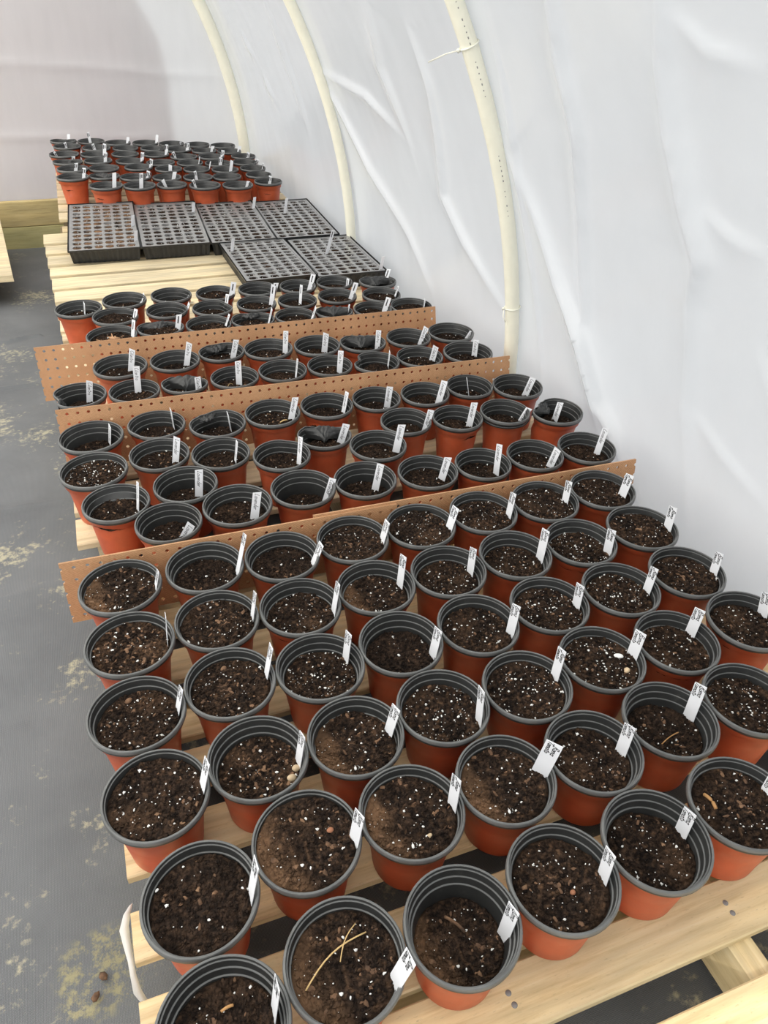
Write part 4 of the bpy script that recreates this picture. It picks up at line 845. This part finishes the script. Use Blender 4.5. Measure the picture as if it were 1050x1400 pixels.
def stick(name, n, pts, rad, mat, label, cat, up=.004):
    _, x, y, zr, dep, sc = POTS[n]; mb = MB(); tube(mb, [(a, b, c) for a, b, c in pts], rad, 8); return tag(obj(name, mb.mesh(name, M[mat]), None, (x, y, zr - dep + up)), label, cat)
def arc(p, q, bow, n=8, h=.004):
    out = []
    for i in range(n + 1):
        t = i / n; b = math.sin(math.pi * t); out.append((p[0] + (q[0] - p[0]) * t - (q[1] - p[1]) * bow * b, p[1] + (q[1] - p[1]) * t + (q[0] - p[0]) * bow * b, h * b))
    return out
stick('pine_needle', 'F2', arc((-.052, -.012), (.035, .026), .09), .0010, 'straw', 'long straw-coloured needle across second frontmost pot', 'needle')
stick('pine_needle', 'F2', arc((-.005, .004), (.026, .04), .08), .0007, 'straw', 'shorter branching needle on the second frontmost pot', 'needle')
stick('twig', 'E6', arc((-.036, .033), (-.035, .008), .05, h=.003), .0026, 'stick', 'orange wood sliver in the rightmost frontmost pot', 'twig')
stick('twig', 'D7', arc((-.02, -.018), (.02, -.008), .03, h=.002), .0009, 'stick', 'thin tan twig in the pot with blank-bottomed tag, sixth of second row', 'twig')
stick('twig', 'F3', arc((-.005, .034), (.012, .008), .02, h=.003), .0022, 'bark', 'dark twig lying in the half-filled third frontmost pot', 'twig')
stick('twig', 'F1', arc((.0, .024), (.014, .026), .02, h=.002), .0018, 'stick', 'orange wood sliver in the leftmost frontmost pot', 'twig')
stick('twig', 'Q4', arc((-.03, -.03), (-.005, .01), .03, h=.012), .0007, 'straw', 'thin straw stalk in fourth pot behind the middle pegboard', 'twig', .006)
stick('twig', 'M4', arc((.016, -.012), (.036, -.006), .05, h=.002), .002, 'straw', 'pale straw piece at the tag foot, fourth pot before middle pegboard', 'twig')
def leaf(n, ox, oy, rz, size, label):
    _, x, y, zr, dep, sc = POTS[n]; rim = [(0, -1), (.25, -.55), (.8, -.6), (.5, -.15), (1, .2), (.45, .3), (.5, .8), (.12, .5), (0, 1.05), (-.15, .5), (-.55, .75), (-.42, .28), (-1, .15), (-.5, -.12), (-.75, -.6), (-.22, -.55)]
    vs = [(0, 0, .25)] + [(a, b, .18 * math.sin(i * 1.7) + .1 * b) for i, (a, b) in enumerate(rim)]; n_ = len(rim); vs = [(a * size, b * size, c * size) for a, b, c in vs]
    f = [(0, 1 + i, 1 + (i + 1) % n_) for i in range(n_)]; m = len(vs); vs += [(a, b, c - .0008) for a, b, c in vs]; f += [tuple(reversed([i + m for i in q])) for q in f]; mb = MB(); mb.add(vs, f); return tag(obj('dry_leaf', mb.mesh('dry_leaf', M['leaf']), None, (x + ox, y + oy, zr - dep + .008), (.5, .2, rz)), label, 'leaf')
leaf('T1', .004, -.012, .4, .022, 'curled dry brown leaf on the leftmost pot behind farthest pegboard, right one'); leaf('T1', -.034, -.018, 1.7, .016, 'curled dry brown leaf on the leftmost pot behind farthest pegboard, left one')
# torn wrap strip hanging off the slat end
mb = MB(); pts = [(-.129, .580, .124), (-.135, .573, .118), (-.142, .56, .105), (-.142, .545, .092), (-.141, .528, .08), (-.141, .512, .066), (-.140, .500, .045), (-.134, .492, .02), (-.131, .488, .006)]; wd = [.004, .008, .010, .008, .006, .006, .008, .006, .002]; vs = []; fs = []
for (x, y, z), w in zip(pts, wd): x += .002; w *= .8; vs += [(x - w, y, z), (x + w * .6, y + .003, z), (x + w * .6, y + .0036, z), (x - w, y + .0006, z)]
for i in range(len(pts) - 1):
    for k in range(4): fs.append((i * 4 + k, i * 4 + (k + 1) % 4, i * 4 + 4 + (k + 1) % 4, i * 4 + 4 + k))
fs += [(3, 2, 1, 0), tuple(len(vs) - 4 + k for k in range(4))]; mb.add(vs, fs, 0, True); tag(obj('torn_wrap', mb.mesh('torn_wrap', M['paper'])), 'torn white strip dangling from a slat end at lower left', 'plastic strip')
for i, (x, y, r, lab) in enumerate(((-.188, .556, .007, 'dark soil crumb on the yellowish spill, rear one'), (-.20, .532, .0065, 'dark soil crumb on the yellowish spill, front one'))):
    mb = MB(); blob(mb, (0, 0, 0), r, random.Random(i), (1.2, .9, .5), .25, 0, True); tag(obj('soil_crumb', mb.mesh('soil_crumb', M['bark']), None, (x, y, .004)), lab, 'soil crumb')
